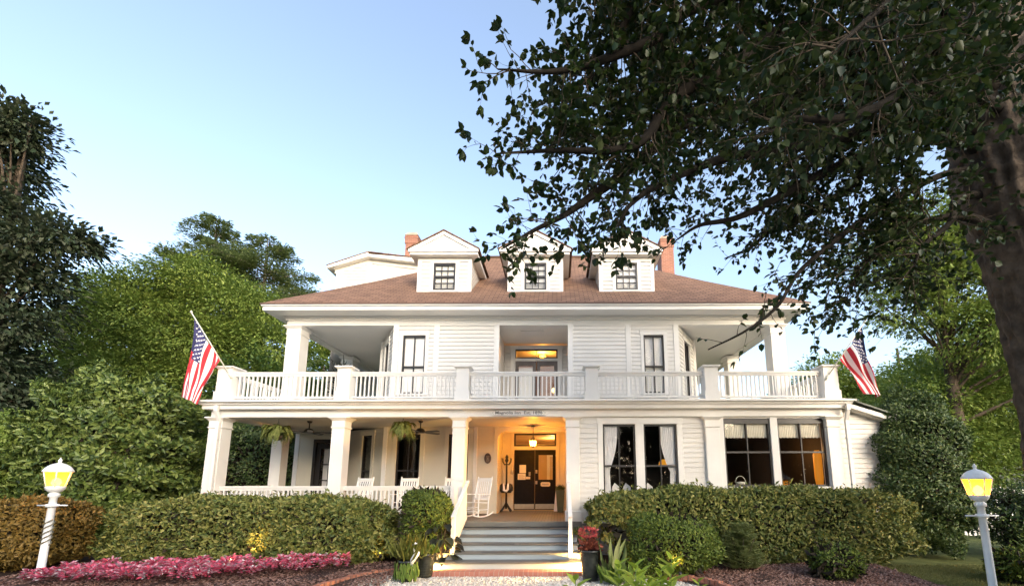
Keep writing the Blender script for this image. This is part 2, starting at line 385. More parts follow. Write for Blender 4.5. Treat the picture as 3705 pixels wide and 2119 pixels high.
# stair rails: left one seen along its outer boards, right one a slim white rail
def stair_rail(x, name, solid):
    o = MB(); ya, yb = 9.86, 11.2; za, zb = .30, FZ
    o.box(x-.045, x+.045, ya-.05, ya+.05, .245, 1.22)
    root = o.build(name, WHITE, inn, bevel=.006)
    h = MB(); h.beam((x, ya-.10, 1.19), (x, yb-.05, 1.95), .085, .05); h.beam((x, yb-.07, 1.95), (x, yb+.08, 2.02), .085, .05); h.build('handrail', WHITE, root)
    l = MB(); l.beam((x, ya, .46), (x, yb, 1.10), .05, .07); l.build('lower_rail', WHITE, root)
    bl = MB(); n = 13
    for k in range(1, n):
        t = k/n; y = ya+(yb-ya)*t; bl.box(x-.018, x+.018, y-.02, y+.02, .50+.64*t, 1.15+.74*t)
    bl.build('baluster', WHITE, root)
    return root
stair_rail(-2.42, 'stair_railing', True); stair_rail(.30, 'stair_railing', False)

# --- columns
def column(x0, x1, y0, z0, z1, name='column', full=True):
    w_ = x1-x0; c = (x0+x1)/2; cy = y0+w_/2
    b = MB()
    if full: b.box(x0, x1, y0, y0+w_, z0+.28, z1-.30)
    o = b.build(name, WHITE, inn, bevel=.008)
    bs = MB(); bs.box(x0-.035, x1+.035, y0-.035, y0+w_+.035, z0, z0+.25); bs.taper(c, cy, z0+.25, z0+.28, w_/2+.035, w_/2+.035, w_/2+.003, w_/2+.003); bs.build('column_base', WHITE, o)
    k = MB(); h = w_/2
    k.taper(c, cy, z1-.32, z1-.29, h+.002, h+.002, h+.022, h+.022); k.taper(c, cy, z1-.29, z1-.27, h+.022, h+.022, h+.022, h+.022)
    k.box(x0-.004, x1+.004, y0-.004, y0+w_+.004, z1-.27, z1-.11)
    k.taper(c, cy, z1-.11, z1-.035, h+.004, h+.004, h+.075, h+.075); k.box(c-h-.085, c+h+.085, cy-h-.085, cy+h+.085, z1-.035, z1)
    k.build('capital', WHITE, o)
    return o
BZ = 3.78    # underside of the porch beam
for x0, x1 in ((-9.56, -9.20), (-6.18, -5.83), (-2.87, -2.52), (.24, .60)): column(x0, x1, 11.2, FZ, BZ)
for x0, x1 in ((4.07, 4.45), (7.42, 7.76)): column(x0, x1, 11.22, .9, BZ, 'pilaster')
column(-9.56, -9.20, 13.75, FZ, BZ)
# porch beam, ceiling, balcony deck with its cornice
b = MB(); b.box(-9.58, 7.90, 11.25, 11.53, BZ, 4.02); b.box(-9.56, -9.28, 11.53, 15.0, BZ, 4.02); b.build('porch_beam', WHITE, inn, bevel=.006)
b = MB(); b.box(-9.28, .6, 11.53, 15.4, 3.86, 3.90); b.build('porch_ceiling', CREAM, inn)
b = MB(); b.box(-9.72, 8.02, 11.09, 11.25, 3.985, 4.10); b.box(-9.72, -9.60, 11.25, 22, 3.985, 4.10); b.build('fascia', WHITE, inn, bevel=.005)
b = MB()
b.box(-9.78, 8.06, 11.03, 11.3, 4.10, 4.135); b.box(-9.80, 8.08, 11.01, 11.3, 4.135, 4.16); b.box(-9.86, 8.12, 10.95, 11.3, 4.16, 4.205)
b.box(-9.86, -9.5, 11.3, 22, 4.16, 4.205); b.build('cornice', WHITE, inn, bevel=.004)
b = MB(); b.box(-9.78, 8.05, 11.05, 16.0, 4.206, DZ); b.build('balcony_deck', SOFFIT, inn)

# --- balcony posts and railings
POSTS = [(-9.44, -9.04), (-6.11, -5.75), (-2.80, -2.45), (.78, 1.14), (4.10, 4.47), (7.40, 7.80)]
PY = 11.12
for x0, x1 in POSTS:
    c = (x0+x1)/2; h = (x1-x0)/2; b = MB(); b.box(x0, x1, PY, PY+2*h, DZ, 5.12)
    o = b.build('balcony_post', WHITE, inn, bevel=.006)
    k = MB(); k.taper(c, PY+h, 5.12, 5.16, h, h, h+.05, h+.05); k.box(c-h-.06, c+h+.06, PY-.06, PY+2*h+.06, 5.16, 5.195); k.taper(c, PY+h, 5.195, 5.225, h+.06, h+.06, h*.7, h*.7); k.build('post_cap', WHITE, o)
    k = MB(); k.box(x0-.025, x1+.025, PY-.025, PY+2*h+.025, DZ, DZ+.24); k.build('post_base', WHITE, o)
def railing(p0, p1, z0, zr0, zr1, step=.12, bw=.036, name='railing'):
    """z0 deck, zr0 underside of bottom rail, zr1 top of handrail"""
    p0 = Vector((*p0, 0)); p1 = Vector((*p1, 0)); L = (p1-p0).length; rz = math.atan2(p1.y-p0.y, p1.x-p0.x)
    b = MB(); n = max(2, round(L/step))
    for i in range(1, n):
        x = L*i/n; b.box(x-bw/2, x+bw/2, -bw/2, bw/2, zr0+.05, zr1-.12)
    o = b.build(name, WHITE, inn, loc=(p0.x, p0.y, 0), rz=rz)
    h = MB(); h.box(0, L, -.055, .055, zr1-.045, zr1); h.box(0, L, -.035, .035, zr1-.09, zr1-.045); h.box(0, L, -.025, .025, zr1-.12, zr1-.09); h.build('handrail', WHITE, o, local=True)
    t = MB(); t.box(0, L, -.035, .035, zr0, zr0+.05)
    for i in range(1, 3): t.box(L*i/3-.03, L*i/3+.03, -.03, .03, z0, zr0)
    t.build('bottom_rail', WHITE, o, local=True)
    return o
for (a0, a1), (c0, c1) in zip(POSTS[:-1], POSTS[1:]): railing((a1, PY+.17), (c0, PY+.17), DZ, DZ+.075, 5.06)
railing((-9.26, PY+.4), (-9.26, 15.6), DZ, DZ+.075, 5.06, .13); railing((7.62, PY+.4), (7.62, 15.6), DZ, DZ+.075, 5.06, .13)
railing((-9.20, 11.40), (-6.18, 11.40), FZ, FZ+.08, FZ+.93, .115, .04); railing((-5.83, 11.40), (-2.87, 11.40), FZ, FZ+.08, FZ+.93, .115, .04)
railing((-9.40, 11.6), (-9.40, 13.75), FZ, FZ+.08, FZ+.93, .115, .04)

# --- ground floor walls behind the porch
BAYL = -5.86
win_holes = [(.42, 1.16, 1.15, 3.62), (2.30, 2.86, 1.15, 3.62)]
siding('wall', (BAYL, 14.0), (-2.02, 14.0), FZ, 3.86, [(BX-BAYL, BX2-BAYL, 1.15, 3.62) for BX, BX2 in ((-5.46, -4.66), (-3.70, -3.02))], mat=CREAM)
ca = (-7.75, 15.0); cl = math.hypot(BAYL-ca[0], 14-ca[1])
siding('wall', ca, (BAYL, 14.0), FZ, 3.86, [(.99, 1.48, 1.15, 3.62)], mat=CREAM)
siding('wall', (-9.50, 15.0), ca, FZ, 3.86, [(.72, 1.46, FZ, 3.45)], mat=CREAM)
siding('wall', (-9.50, 22), (-9.50, 15.0), FZ, 4.0)
trim(BAYL-.07, BAYL+.07, 13.965, 14.1, FZ, 3.86); trim(-9.55, -9.40, 14.955, 15.1, FZ, 3.86)
trim(-3.02+.18, -3.02+.30, 13.955, 14.02, FZ, 3.86)
window(-5.46, -4.66, 1.15, 3.62, (0, 14.0, 0), cols=2, cas=.14, mat_case=CREAM)
window(-3.70, -3.02, 1.15, 3.62, (0, 14.0, 0), cols=2, cas=.14, mat_case=CREAM)
chz = math.atan2(14-ca[1], BAYL-ca[0])
o = window(.99, 1.48, 1.15, 3.62, (ca[0], ca[1], 0), chz, cols=1, cas=.12, mat_case=CREAM)
c = MB()
for k in range(9):
    x = 1.03+.41*k/9; c.quad((x, .12+.02*(k % 2), 1.18), (x+.046, .12+.02*((k+1) % 2), 1.18), (x+.046, .12+.02*((k+1) % 2), 3.6), (x, .12+.02*(k % 2), 3.6))
c.build('curtain', surf('olive_drape', (.12, .115, .085), .8, .3, 7), o, local=True)
# side door with glazing at the left end of the porch
d = MB(); X0, X1 = -8.78, -8.04
d.box(X0, X0+.16, 15.03, 15.09, FZ+.02, 3.40); d.box(X1-.16, X1, 15.03, 15.09, FZ+.02, 3.40); d.box(X0+.16, X1-.16, 15.03, 15.09, 3.22, 3.40); d.box(X0+.16, X1-.16, 15.03, 15.09, FZ+.02, 1.5)
for z in (2.07, 2.64): d.box(X0+.16, X1-.16, 15.04, 15.08, z-.02, z+.02)
do = d.build('side_door', DARKFRAME, inn)
g = MB(); g.quad((X0+.1, 15.065, 1.45), (X1-.1, 15.065, 1.45), (X1-.1, 15.065, 3.3), (X0+.1, 15.065, 3.3)); g.build('pane', GLASS, do)
g = MB(); g.quad((X0+.24, 15.11, 1.5), (X0+.42, 15.11, 1.5), (X0+.42, 15.11, 3.2), (X0+.24, 15.11, 3.2)); g.build('door_curtain', CURT, do)
g = MB(); g.box(X0-.09, X0, 14.96, 15.1, FZ, 3.45); g.box(X1, X1+.09, 14.96, 15.1, FZ, 3.45); g.box(X0-.09, X1+.09, 14.955, 15.1, 3.42, 3.55); g.build('casing', DARKFRAME, do)
# entrance recess
RX0, RX1, RY = -2.02, .40, 15.25
for a in (RX0-.12, RX1): b = MB(); b.box(a, a+.12, 13.97, RY, FZ, 3.86); b.build('recess_side', CREAM, inn)
b = MB()
n = 8; pts = [(RX0, 3.86), (RX0, 3.45)] + [(RX0+.25*(1-math.cos(k*math.pi/2/n)), 3.45+.25*math.sin(k*math.pi/2/n)) for k in range(n+1)][1:] + [(RX1-.25*(1-math.cos(k*math.pi/2/n)), 3.45+.25*math.sin(k*math.pi/2/n)) for k in range(n, -1, -1)] + [(RX1, 3.86)]
b.prism([(x, z) for x, z in pts][::-1], 13.98, 14.10); b.build('recess_arch', CREAM, inn)
siding('wall', (RX0, RY), (RX1, RY), FZ, 3.86, [(-1.60-RX0, -.04-RX0, FZ, 3.80)], mat=CREAM)
tf = MB(); 
for args in ((-1.60, -.04, 3.72, 3.78), (-1.60, -.04, 3.30, 3.36), (-1.60, -1.54, 3.36, 3.72), (-.10, -.04, 3.36, 3.72)): tf.box(args[0], args[1], RY-.03, RY+.05, args[2], args[3])
to = tf.build('transom_window', DARKFRAME, inn)
g = MB(); g.quad((-1.56, RY+.01, 3.34), (-.08, RY+.01, 3.34), (-.08, RY+.01, 3.74), (-1.56, RY+.01, 3.74)); g.build('pane', GLASS, to)
b = MB(); b.box(-1.72, -1.60, RY-.05, RY+.03, FZ, 3.80); b.box(-.04, .08, RY-.05, RY+.03, FZ, 3.80); b.box(-1.60, -.04, RY-.05, RY+.03, 3.17, 3.30); b.box(-1.74, .10, RY-.06, RY+.03, 3.78, 3.86); b.build('door_casing', CREAM, inn)
def door(x0, x1, glassy):
    z0, z1 = FZ+.03, 3.17; y0, y1 = RY-.01, RY+.04
    d = MB()
    gx0, gx1, gz0, gz1 = x0+.13, x1-.11, 2.08, 2.98
    if glassy:
        d.box(x0, gx0, y0, y1, z0, z1); d.box(gx1, x1, y0, y1, z0, z1); d.box(gx0, gx1, y0, y1, gz1, z1); d.box(gx0, gx1, y0, y1, z0, gz0)
    else:
        d.box(x0, x1, y0, y1, z0, z1); d.box(gx0, gx0+.02, y0-.012, y0, gz0, gz1); d.box(gx1-.02, gx1, y0-.012, y0, gz0, gz1); d.box(gx0, gx1, y0-.012, y0, gz1, gz1+.02); d.box(gx0, gx1, y0-.012, y0, gz0-.02, gz0)
    for a, c in ((x0+.1, (x0+x1)/2-.03), ((x0+x1)/2+.03, x1-.1)):
        d.box(a, a+.02, y0-.01, y0, 1.42, 1.92); d.box(c-.02, c, y0-.01, y0, 1.42, 1.92); d.box(a, c, y0-.01, y0, 1.92, 1.94); d.box(a, c, y0-.01, y0, 1.40, 1.42)
    o = d.build('front_door', BLACKDOOR, inn, bevel=.003)
    k = MB(); k.box(x0+.02, x1-.02, y0-.008, y0-.001, z0+.03, z0+.21); k.build('kick_plate', BRASS, o)
    if glassy:
        g = MB(); g.quad((gx0, y0+.02, gz0), (gx1, y0+.02, gz0), (gx1, y0+.02, gz1), (gx0, y0+.02, gz1)); g.build('pane', GLASS, o)
        for z in (2.37, 1.98):
            h = MB(); h.box(x0+.02, x0+.09, y0-.015, y0, z-.06, z+.06); h.lathe([(.02, 0), (.03, .02), (.03, .04), (.015, .05)], (x0+.055, y0-.05, z-.02), 10); h.build('door_handle', BRASS, o)
    return o
door(-1.58, -.83, False); door(-.82, -.06, True)
# halls and rooms seen through the glass: plain boxes behind the openings
def room(x0, x1, y0, y1, z0, z1, mat, name='room_shell', mats=None):
    b = MB(); b.quad((x0, y1, z0), (x1, y1, z0), (x1, y1, z1), (x0, y1, z1)); b.quad((x0, y0, z0), (x0, y1, z0), (x0, y1, z1), (x0, y0, z1)); b.quad((x1, y1, z0), (x1, y0, z0), (x1, y0, z1), (x1, y1, z1))
    b.quad((x0, y0, z0), (x1, y0, z0), (x1, y1, z0), (x0, y1, z0)); b.quad((x0, y0, z1), (x0, y1, z1), (x1, y1, z1), (x1, y0, z1)); return b.build(name, mat, inn)
hall = room(-2.0, .38, RY+.13, 20, FZ, 3.84, INTERW)
b = MB(); b.box(-.50, -.36, 19.9, 19.96, FZ, 3.2); b.box(.1, .2, 19.9, 19.96, FZ, 3.2); b.box(-.5, .2, 19.9, 19.96, 3.2, 3.3); b.build('hall_door_casing', WHITE, inn)
lamp('hall_ceiling_bulb', (-.2, 17.5, 3.5), (1, .55, .18), 22, .08, inn)
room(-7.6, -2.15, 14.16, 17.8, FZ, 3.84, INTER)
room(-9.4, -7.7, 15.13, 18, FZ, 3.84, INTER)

# --- dining room at the right: flush clapboard wall with four tall windows
DW = 11.34
holes = [(1.26, 2.16, 1.45, 3.58), (2.39, 3.31, 1.45, 3.58), (4.61, 5.90, 1.86, 3.73), (6.10, 7.40, 1.86, 3.73)]
siding('wall', (.58, DW), (7.82, DW), .9, BZ, [(a-.58, c-.58, z0, z1) for a, c, z0, z1 in holes])
siding('wall', (.58, 15.2), (.58, DW), FZ, BZ, mat=CREAM)
b = MB(); b.box(1.12, 1.26, DW-.035, DW+.1, .9, 3.58); b.box(2.16, 2.39, DW-.035, DW+.1, .9, 3.58); b.box(3.31, 3.46, DW-.035, DW+.1, .9, 3.58); b.box(1.10, 3.48, DW-.04, DW+.1, 3.58, 3.74)
b.box(4.47, 4.61, DW-.03, DW+.1, 1.0, BZ); b.box(5.90, 6.10, DW-.035, DW+.1, 1.0, BZ); b.box(4.47, 7.42, DW-.06, DW+.1, 1.78, 1.86); b.box(1.10, 3.48, DW-.06, DW+.1, 1.38, 1.45)
b.build('window_casing', WHITE, inn, bevel=.004)
def drape(win, x0, x1, side, z0, zt, ztop):
    """white curtain gathered and tied back towards one side"""
    b = MB(); nx, nz = 26, 24; P = []
    for j in range(nz+1):
        t = j/nz; z = ztop-(ztop-z0)*t
        tie = (ztop-zt)/(ztop-z0)
        wv = 1-.62*min(1, t/tie)**2.2 if t < tie else .38+.10*(t-tie)/(1-tie)
        for i in range(nx+1):
            s = i/nx*wv
            x = x0+(x1-x0)*s if side < 0 else x1-(x1-x0)*s
            P.append((x, .105+.020*math.sin(i*1.9+.4*math.sin(3*t))*(.5+.5*wv), z+.03*(1-t)*0))
    b.add(P, [(j*(nx+1)+i, j*(nx+1)+i+1, (j+1)*(nx+1)+i+1, (j+1)*(nx+1)+i) for j in range(nz) for i in range(nx)], 0, True)
    return b.build('curtain', CURT, win, local=True)
wa = window(1.26, 2.16, 1.45, 3.58, (0, DW, 0), cols=2, casing=False, sill=False, meet=.46, recess=.04)
drape(wa, 1.30, 1.68, -1, 1.5, 2.32, 3.53)
wb = window(2.39, 3.31, 1.45, 3.58, (0, DW, 0), cols=2, casing=False, sill=False, meet=.46, recess=.04)
drape(wb, 2.85, 3.27, 1, 1.5, 2.26, 3.53)
def valance(win, x0, x1, z0, z1):
    b = MB(); n = 60; P = []
    for j in range(7):
        for i in range(n+1):
            s = i/n; low = z0 + .035*abs(math.sin(s*math.pi*6)); z = z1+(low-z1)*j/6
            P.append((x0+(x1-x0)*s, .112+.016*math.sin(i*1.25)*(.4+.6*j/6), z))
    b.add(P, [(j*(n+1)+i, j*(n+1)+i+1, (j+1)*(n+1)+i+1, (j+1)*(n+1)+i) for j in range(6) for i in range(n)], 0, True); b.build('valance', VAL, win, local=True)
wc = window(4.61, 5.90, 1.86, 3.73, (0, DW, 0), cols=2, casing=False, sill=False, meet=.50, recess=.03, top_bar=.09); 
valance(wc, 4.66, 5.24, 3.18, 3.60); valance(wc, 5.29, 5.85, 3.18, 3.60)
wd = window(6.10, 7.40, 1.86, 3.73, (0, DW, 0), cols=2, casing=False, sill=False, meet=.50, recess=.03, top_bar=.09)
valance(wd, 6.15, 6.73, 3.18, 3.60); valance(wd, 6.78, 7.35, 3.18, 3.60)
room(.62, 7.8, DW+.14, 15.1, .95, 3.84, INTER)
b = MB(); b.box(5.97, 6.03, DW+.2, 15.0, .95, 3.8); b.box(6.04, 7.30, 13.6, 13.65, .95, 3.8); b.build('room_partition', BROWNW, inn)
b = MB(); b.box(6.90, 6.98, 13.52, 13.58, .95, 2.95); b.box(7.08, 7.13, 13.52, 13.58, .95, 2.95); b.box(6.90, 7.13, 13.52, 13.58, 2.95, 3.02); b.build('room_door_casing', surf('pale_green_trim', (.45, .50, .44), .5, .05, 3), inn)
# right corner: downspouts and the lean-to end wall with its sloping roof
def downspout(x):
    b = MB(); b.box(x-.05, x+.05, 10.98, 11.06, 3.90, 4.08); b.beam((x, 11.02, 3.92), (x+.01, 11.16, 3.62), .09, .07); b.box(x-.045, x+.045, 11.10, 11.17, .3, 3.64)
    o = b.build('downspout', WHITE, inn, bevel=.01)
    s = MB(); s.box(x-.055, x+.055, 11.09, 11.18, 3.15, 3.19); s.box(x-.055, x+.055, 11.09, 11.18, 1.6, 1.64); s.build('strap', WHITE, o)
downspout(-9.26); downspout(7.90)
siding('wall', (7.82, 11.36), (9.12, 11.36), .6, 3.98, xlim=lambda z: (0, 1.30 if z < 3.62 else max(.0, 1.30-(z-3.62)*3.3)))
siding('wall', (9.12, 11.36), (9.12, 16), .6, 3.62)
trim(9.02, 9.14, 11.325, 11.45, .6, 3.66)
b = MB(); b.prism([(8.02, 4.10), (8.02, 3.985), (9.30, 3.56), (9.32, 3.68)], 11.09, 11.22); b.build('rake_board', WHITE, inn, bevel=.004)
b = MB(); b.prism([(7.95, 4.245), (7.95, 4.205), (9.34, 3.70), (9.36, 3.74)], 11.02, 16.2); b.build('lean_to_roof', surf('dark_green_metal_roof', (.06, .075, .05), .5, .2, 3), inn)
b = MB(); b.prism([(8.02, 3.99), (8.02, 3.96), (9.30, 3.54), (9.30, 3.56)], 11.22, 16.1); b.build('lean_to_soffit', SOFFIT, inn)

# ------------------------------------------------------------------ upper storey
UY = 12.95; UZ = 7.10
WL, WR = -5.36, 3.98
siding('wall', (WL, UY), (-1.98, UY), DZ, UZ, [(-5.04-WL, -4.30-WL, 4.80, 6.75)])
siding('wall', (.44, UY), (WR, UY), DZ, UZ, [(2.83-.44, 3.49-.44, 4.80, 6.75)])
for x in (WL+.08, -3.95, -1.98, .44, 2.33, WR-.08): trim(x-.085, x+.085, UY-.03, UY+.12, DZ, UZ)
window(-5.04, -4.30, 4.80, 6.75, (0, UY, 0), cols=2, shade=SHADEW, meet=.46)
ur = window(2.83, 3.49, 4.80, 6.75, (0, UY, 0), cols=2, shade=SHADEW, meet=.46)
sl = MB()
for k in range(11): sl.box(2.90, 3.42, .085, .098, 4.88+.075*k, 4.88+.075*k+.05)
sl.build('shutter_slat', SHADE, ur, local=True)
# canted corner walls with narrow windows, then the side walls
for sx, (xa, xb) in ((-1, (WL-1.0, WL)), (1, (WR, WR+1.0))):
    p0, p1 = ((xa, UY+1.55), (xb, UY)) if sx < 0 else ((xa, UY), (xb, UY+1.55)); ln = math.hypot(1.0, 1.55)
    h0 = ln*.30; h1 = ln*.66
    siding('wall', p0, p1, DZ, UZ, [(h0, h1, 4.80, 6.75)])
    window(h0, h1, 4.80, 6.75, (p0[0], p0[1], 0), math.atan2(p1[1]-p0[1], p1[0]-p0[0]), cols=2, shade=SHADEW, meet=.46, cas=.08)
    xs = xa if sx < 0 else xb
    if sx < 0: siding('wall', (xs, 24), (xs, UY+1.55), DZ, UZ)
    else: siding('wall', (xs, UY+1.55), (xs, 24), DZ, UZ)
    trim(xs-.07, xs+.07, UY+1.50, UY+1.62, DZ, UZ)
# balcony recess with double glazed door and transom
for a in (-2.05, .445): b = MB(); b.box(a, a+.065, UY+.12, 15.05, DZ, UZ); b.build('recess_side', SOFFIT, inn)
siding('wall', (-1.98, 15.0), (.44, 15.0), DZ, UZ, [(-1.57+1.98, .02+1.98, DZ, 6.94)])
b = MB(); b.box(-1.74, -1.57, 14.95, 15.05, DZ, 6.95); b.box(.02, .19, 14.95, 15.05, DZ, 6.95); b.box(-1.57, .02, 14.95, 15.05, 6.48, 6.58); b.box(-1.76, .21, 14.94, 15.05, 6.94, 7.08); b.build('door_casing', WHITE, inn)
tf = MB(); 
for a in ((-1.57, .02, 6.89, 6.94), (-1.57, .02, 6.58, 6.63), (-1.57, -1.52, 6.63, 6.89), (-.03, .02, 6.63, 6.89), (-.79, -.77, 6.63, 6.89)): tf.box(a[0], a[1], 14.97, 15.04, a[2], a[3])
to = tf.build('transom_window', DARKFRAME, inn); g = MB(); g.quad((-1.54, 15.01, 6.6), (-.01, 15.01, 6.6), (-.01, 15.01, 6.92), (-1.54, 15.01, 6.92)); g.build('pane', GLASS, to)
for x0, x1, sh in ((-1.57, -.785, True), (-.765, .02, False)):
    d = MB(); d.box(x0, x0+.13, 14.98, 15.03, DZ+.02, 6.48); d.box(x1-.13, x1, 14.98, 15.03, DZ+.02, 6.48); d.box(x0+.13, x1-.13, 14.98, 15.03, 6.30, 6.48); d.box(x0+.13, x1-.13, 14.98, 15.03, DZ+.02, 4.55)
    o = d.build('balcony_door', BROWNDOOR, inn, bevel=.003)
    g = MB(); g.quad((x0+.1, 15.01, 4.5), (x1-.1, 15.01, 4.5), (x1-.1, 15.01, 6.35), (x0+.1, 15.01, 6.35)); g.build('pane', GLASS, o)
    if sh: g = MB(); g.quad((x0+.12, 15.06, 4.95), (x1-.12, 15.06, 4.95), (x1-.12, 15.06, 6.24), (x0+.12, 15.06, 6.24)); g.build('door_blind', SHADE, o)
room(-2.2, .7, 15.14, 19.5, DZ, 7.55, surf('upper_hall_wall', (.30, .21, .14), .7, .1, 1))
# --- corner columns, frieze, ceiling, eaves
for x0, x1, y in ((-8.88, -8.42, UY), (7.02, 7.48, UY), (-8.88, -8.42, 16.4), (7.02, 7.48, 16.4)): column(x0, x1, y, DZ, UZ)
b = MB(); b.box(-8.90, 7.50, UY, UY+.30, UZ, 7.40); b.box(-8.90, -8.60, UY+.30, 24, UZ, 7.40); b.box(7.20, 7.50, UY+.30, 24, UZ, 7.40); b.build('frieze', WHITE, inn, bevel=.006)
b = MB(); b.box(-8.98, 7.58, UY-.08, UY, 7.34, 7.40); b.box(-8.94, 7.54, UY-.04, UY, 7.27, 7.34); b.build('frieze_moulding', SOFFIT, inn)
b = MB(); b.box(-8.6, WL, UY+.30, 22, 7.16, 7.19); b.box(WR, 7.2, UY+.30, 22, 7.16, 7.19); b.box(WL, WR, UY+.30, UY+1.6, 7.161, 7.191); b.box(-1.985, .445, UY+1.6, 15.0, 7.161, 7.191); b.build('balcony_ceiling', SOFFIT, inn)
b = MB(); b.box(-1.25, -.45, 13.6, 14.0, 7.13, 7.158); b.build('ceiling_hatch', WHITE, inn)
EX0, EX1, EY0, EY1 = -9.36, 8.00, 12.40, 24.4
b = MB(); b.box(EX0, EX1, EY0, EY0+.06, 7.40, 7.60); b.box(EX0, EX0+.06, EY0+.06, EY1, 7.40, 7.60); b.box(EX1-.06, EX1, EY0+.06, EY1, 7.40, 7.60); b.build('eave_fascia', WHITE, inn, bevel=.005)
b = MB(); b.box(EX0-.03, EX1+.03, EY0-.05, EY0, 7.53, 7.60); b.box(EX0-.05, EX0, EY0, EY1, 7.53, 7.60); b.box(EX1, EX1+.05, EY0, EY1, 7.53, 7.60); b.build('gutter', WHITE, inn, bevel=.01)
b = MB(); b.box(EX0+.06, EX1-.06, EY0+.06, EY1, 7.402, 7.44); b.build('eave_soffit', SOFFIT, inn)
# hipped roof with a slight flare at the eaves
RZ, RR = 12.65, 6.0
def roofpt(i, t):  # t 0 eave .. 1 ridge
    d = -.07+(RR+.07)*t; z = 7.60+(RZ-7.60)*t - .10*math.sin(math.pi*min(1, t*1.0))**2*(1-t)
    return d, z
b = MB(); T = [0, .08, .2, .4, .7, 1]
for k in range(5):
    (d0, z0), (d1, z1) = roofpt(0, T[k]), roofpt(0, T[k+1])
    A = lambda d, z: [(EX0+d, EY0+d, z), (EX1-d, EY0+d, z), (EX1-d, EY1-d, z), (EX0+d, EY1-d, z)]
    a, c = A(d0, z0), A(d1, z1)
    for i in range(4): b.quad(a[i], a[(i+1) % 4], c[(i+1) % 4], c[i])
roof = b.build('roof', SHINGLE, inn)
b = MB(); b.box(EX0+RR-.1, EX1-RR+.1, EY0+RR-.10, EY0+RR+.10, RZ-.03, RZ+.04); b.build('ridge_cap', surf('ridge_shingle', (.12, .075, .055), .9, .2, 4), roof)
b = MB(); b.box(EX0-.05, EX1+.05, EY0-.075, EY0-.05, 7.575, 7.615); b.build('drip_edge', surf('brown_drip_edge', (.12, .07, .05), .7, .1, 4), roof)
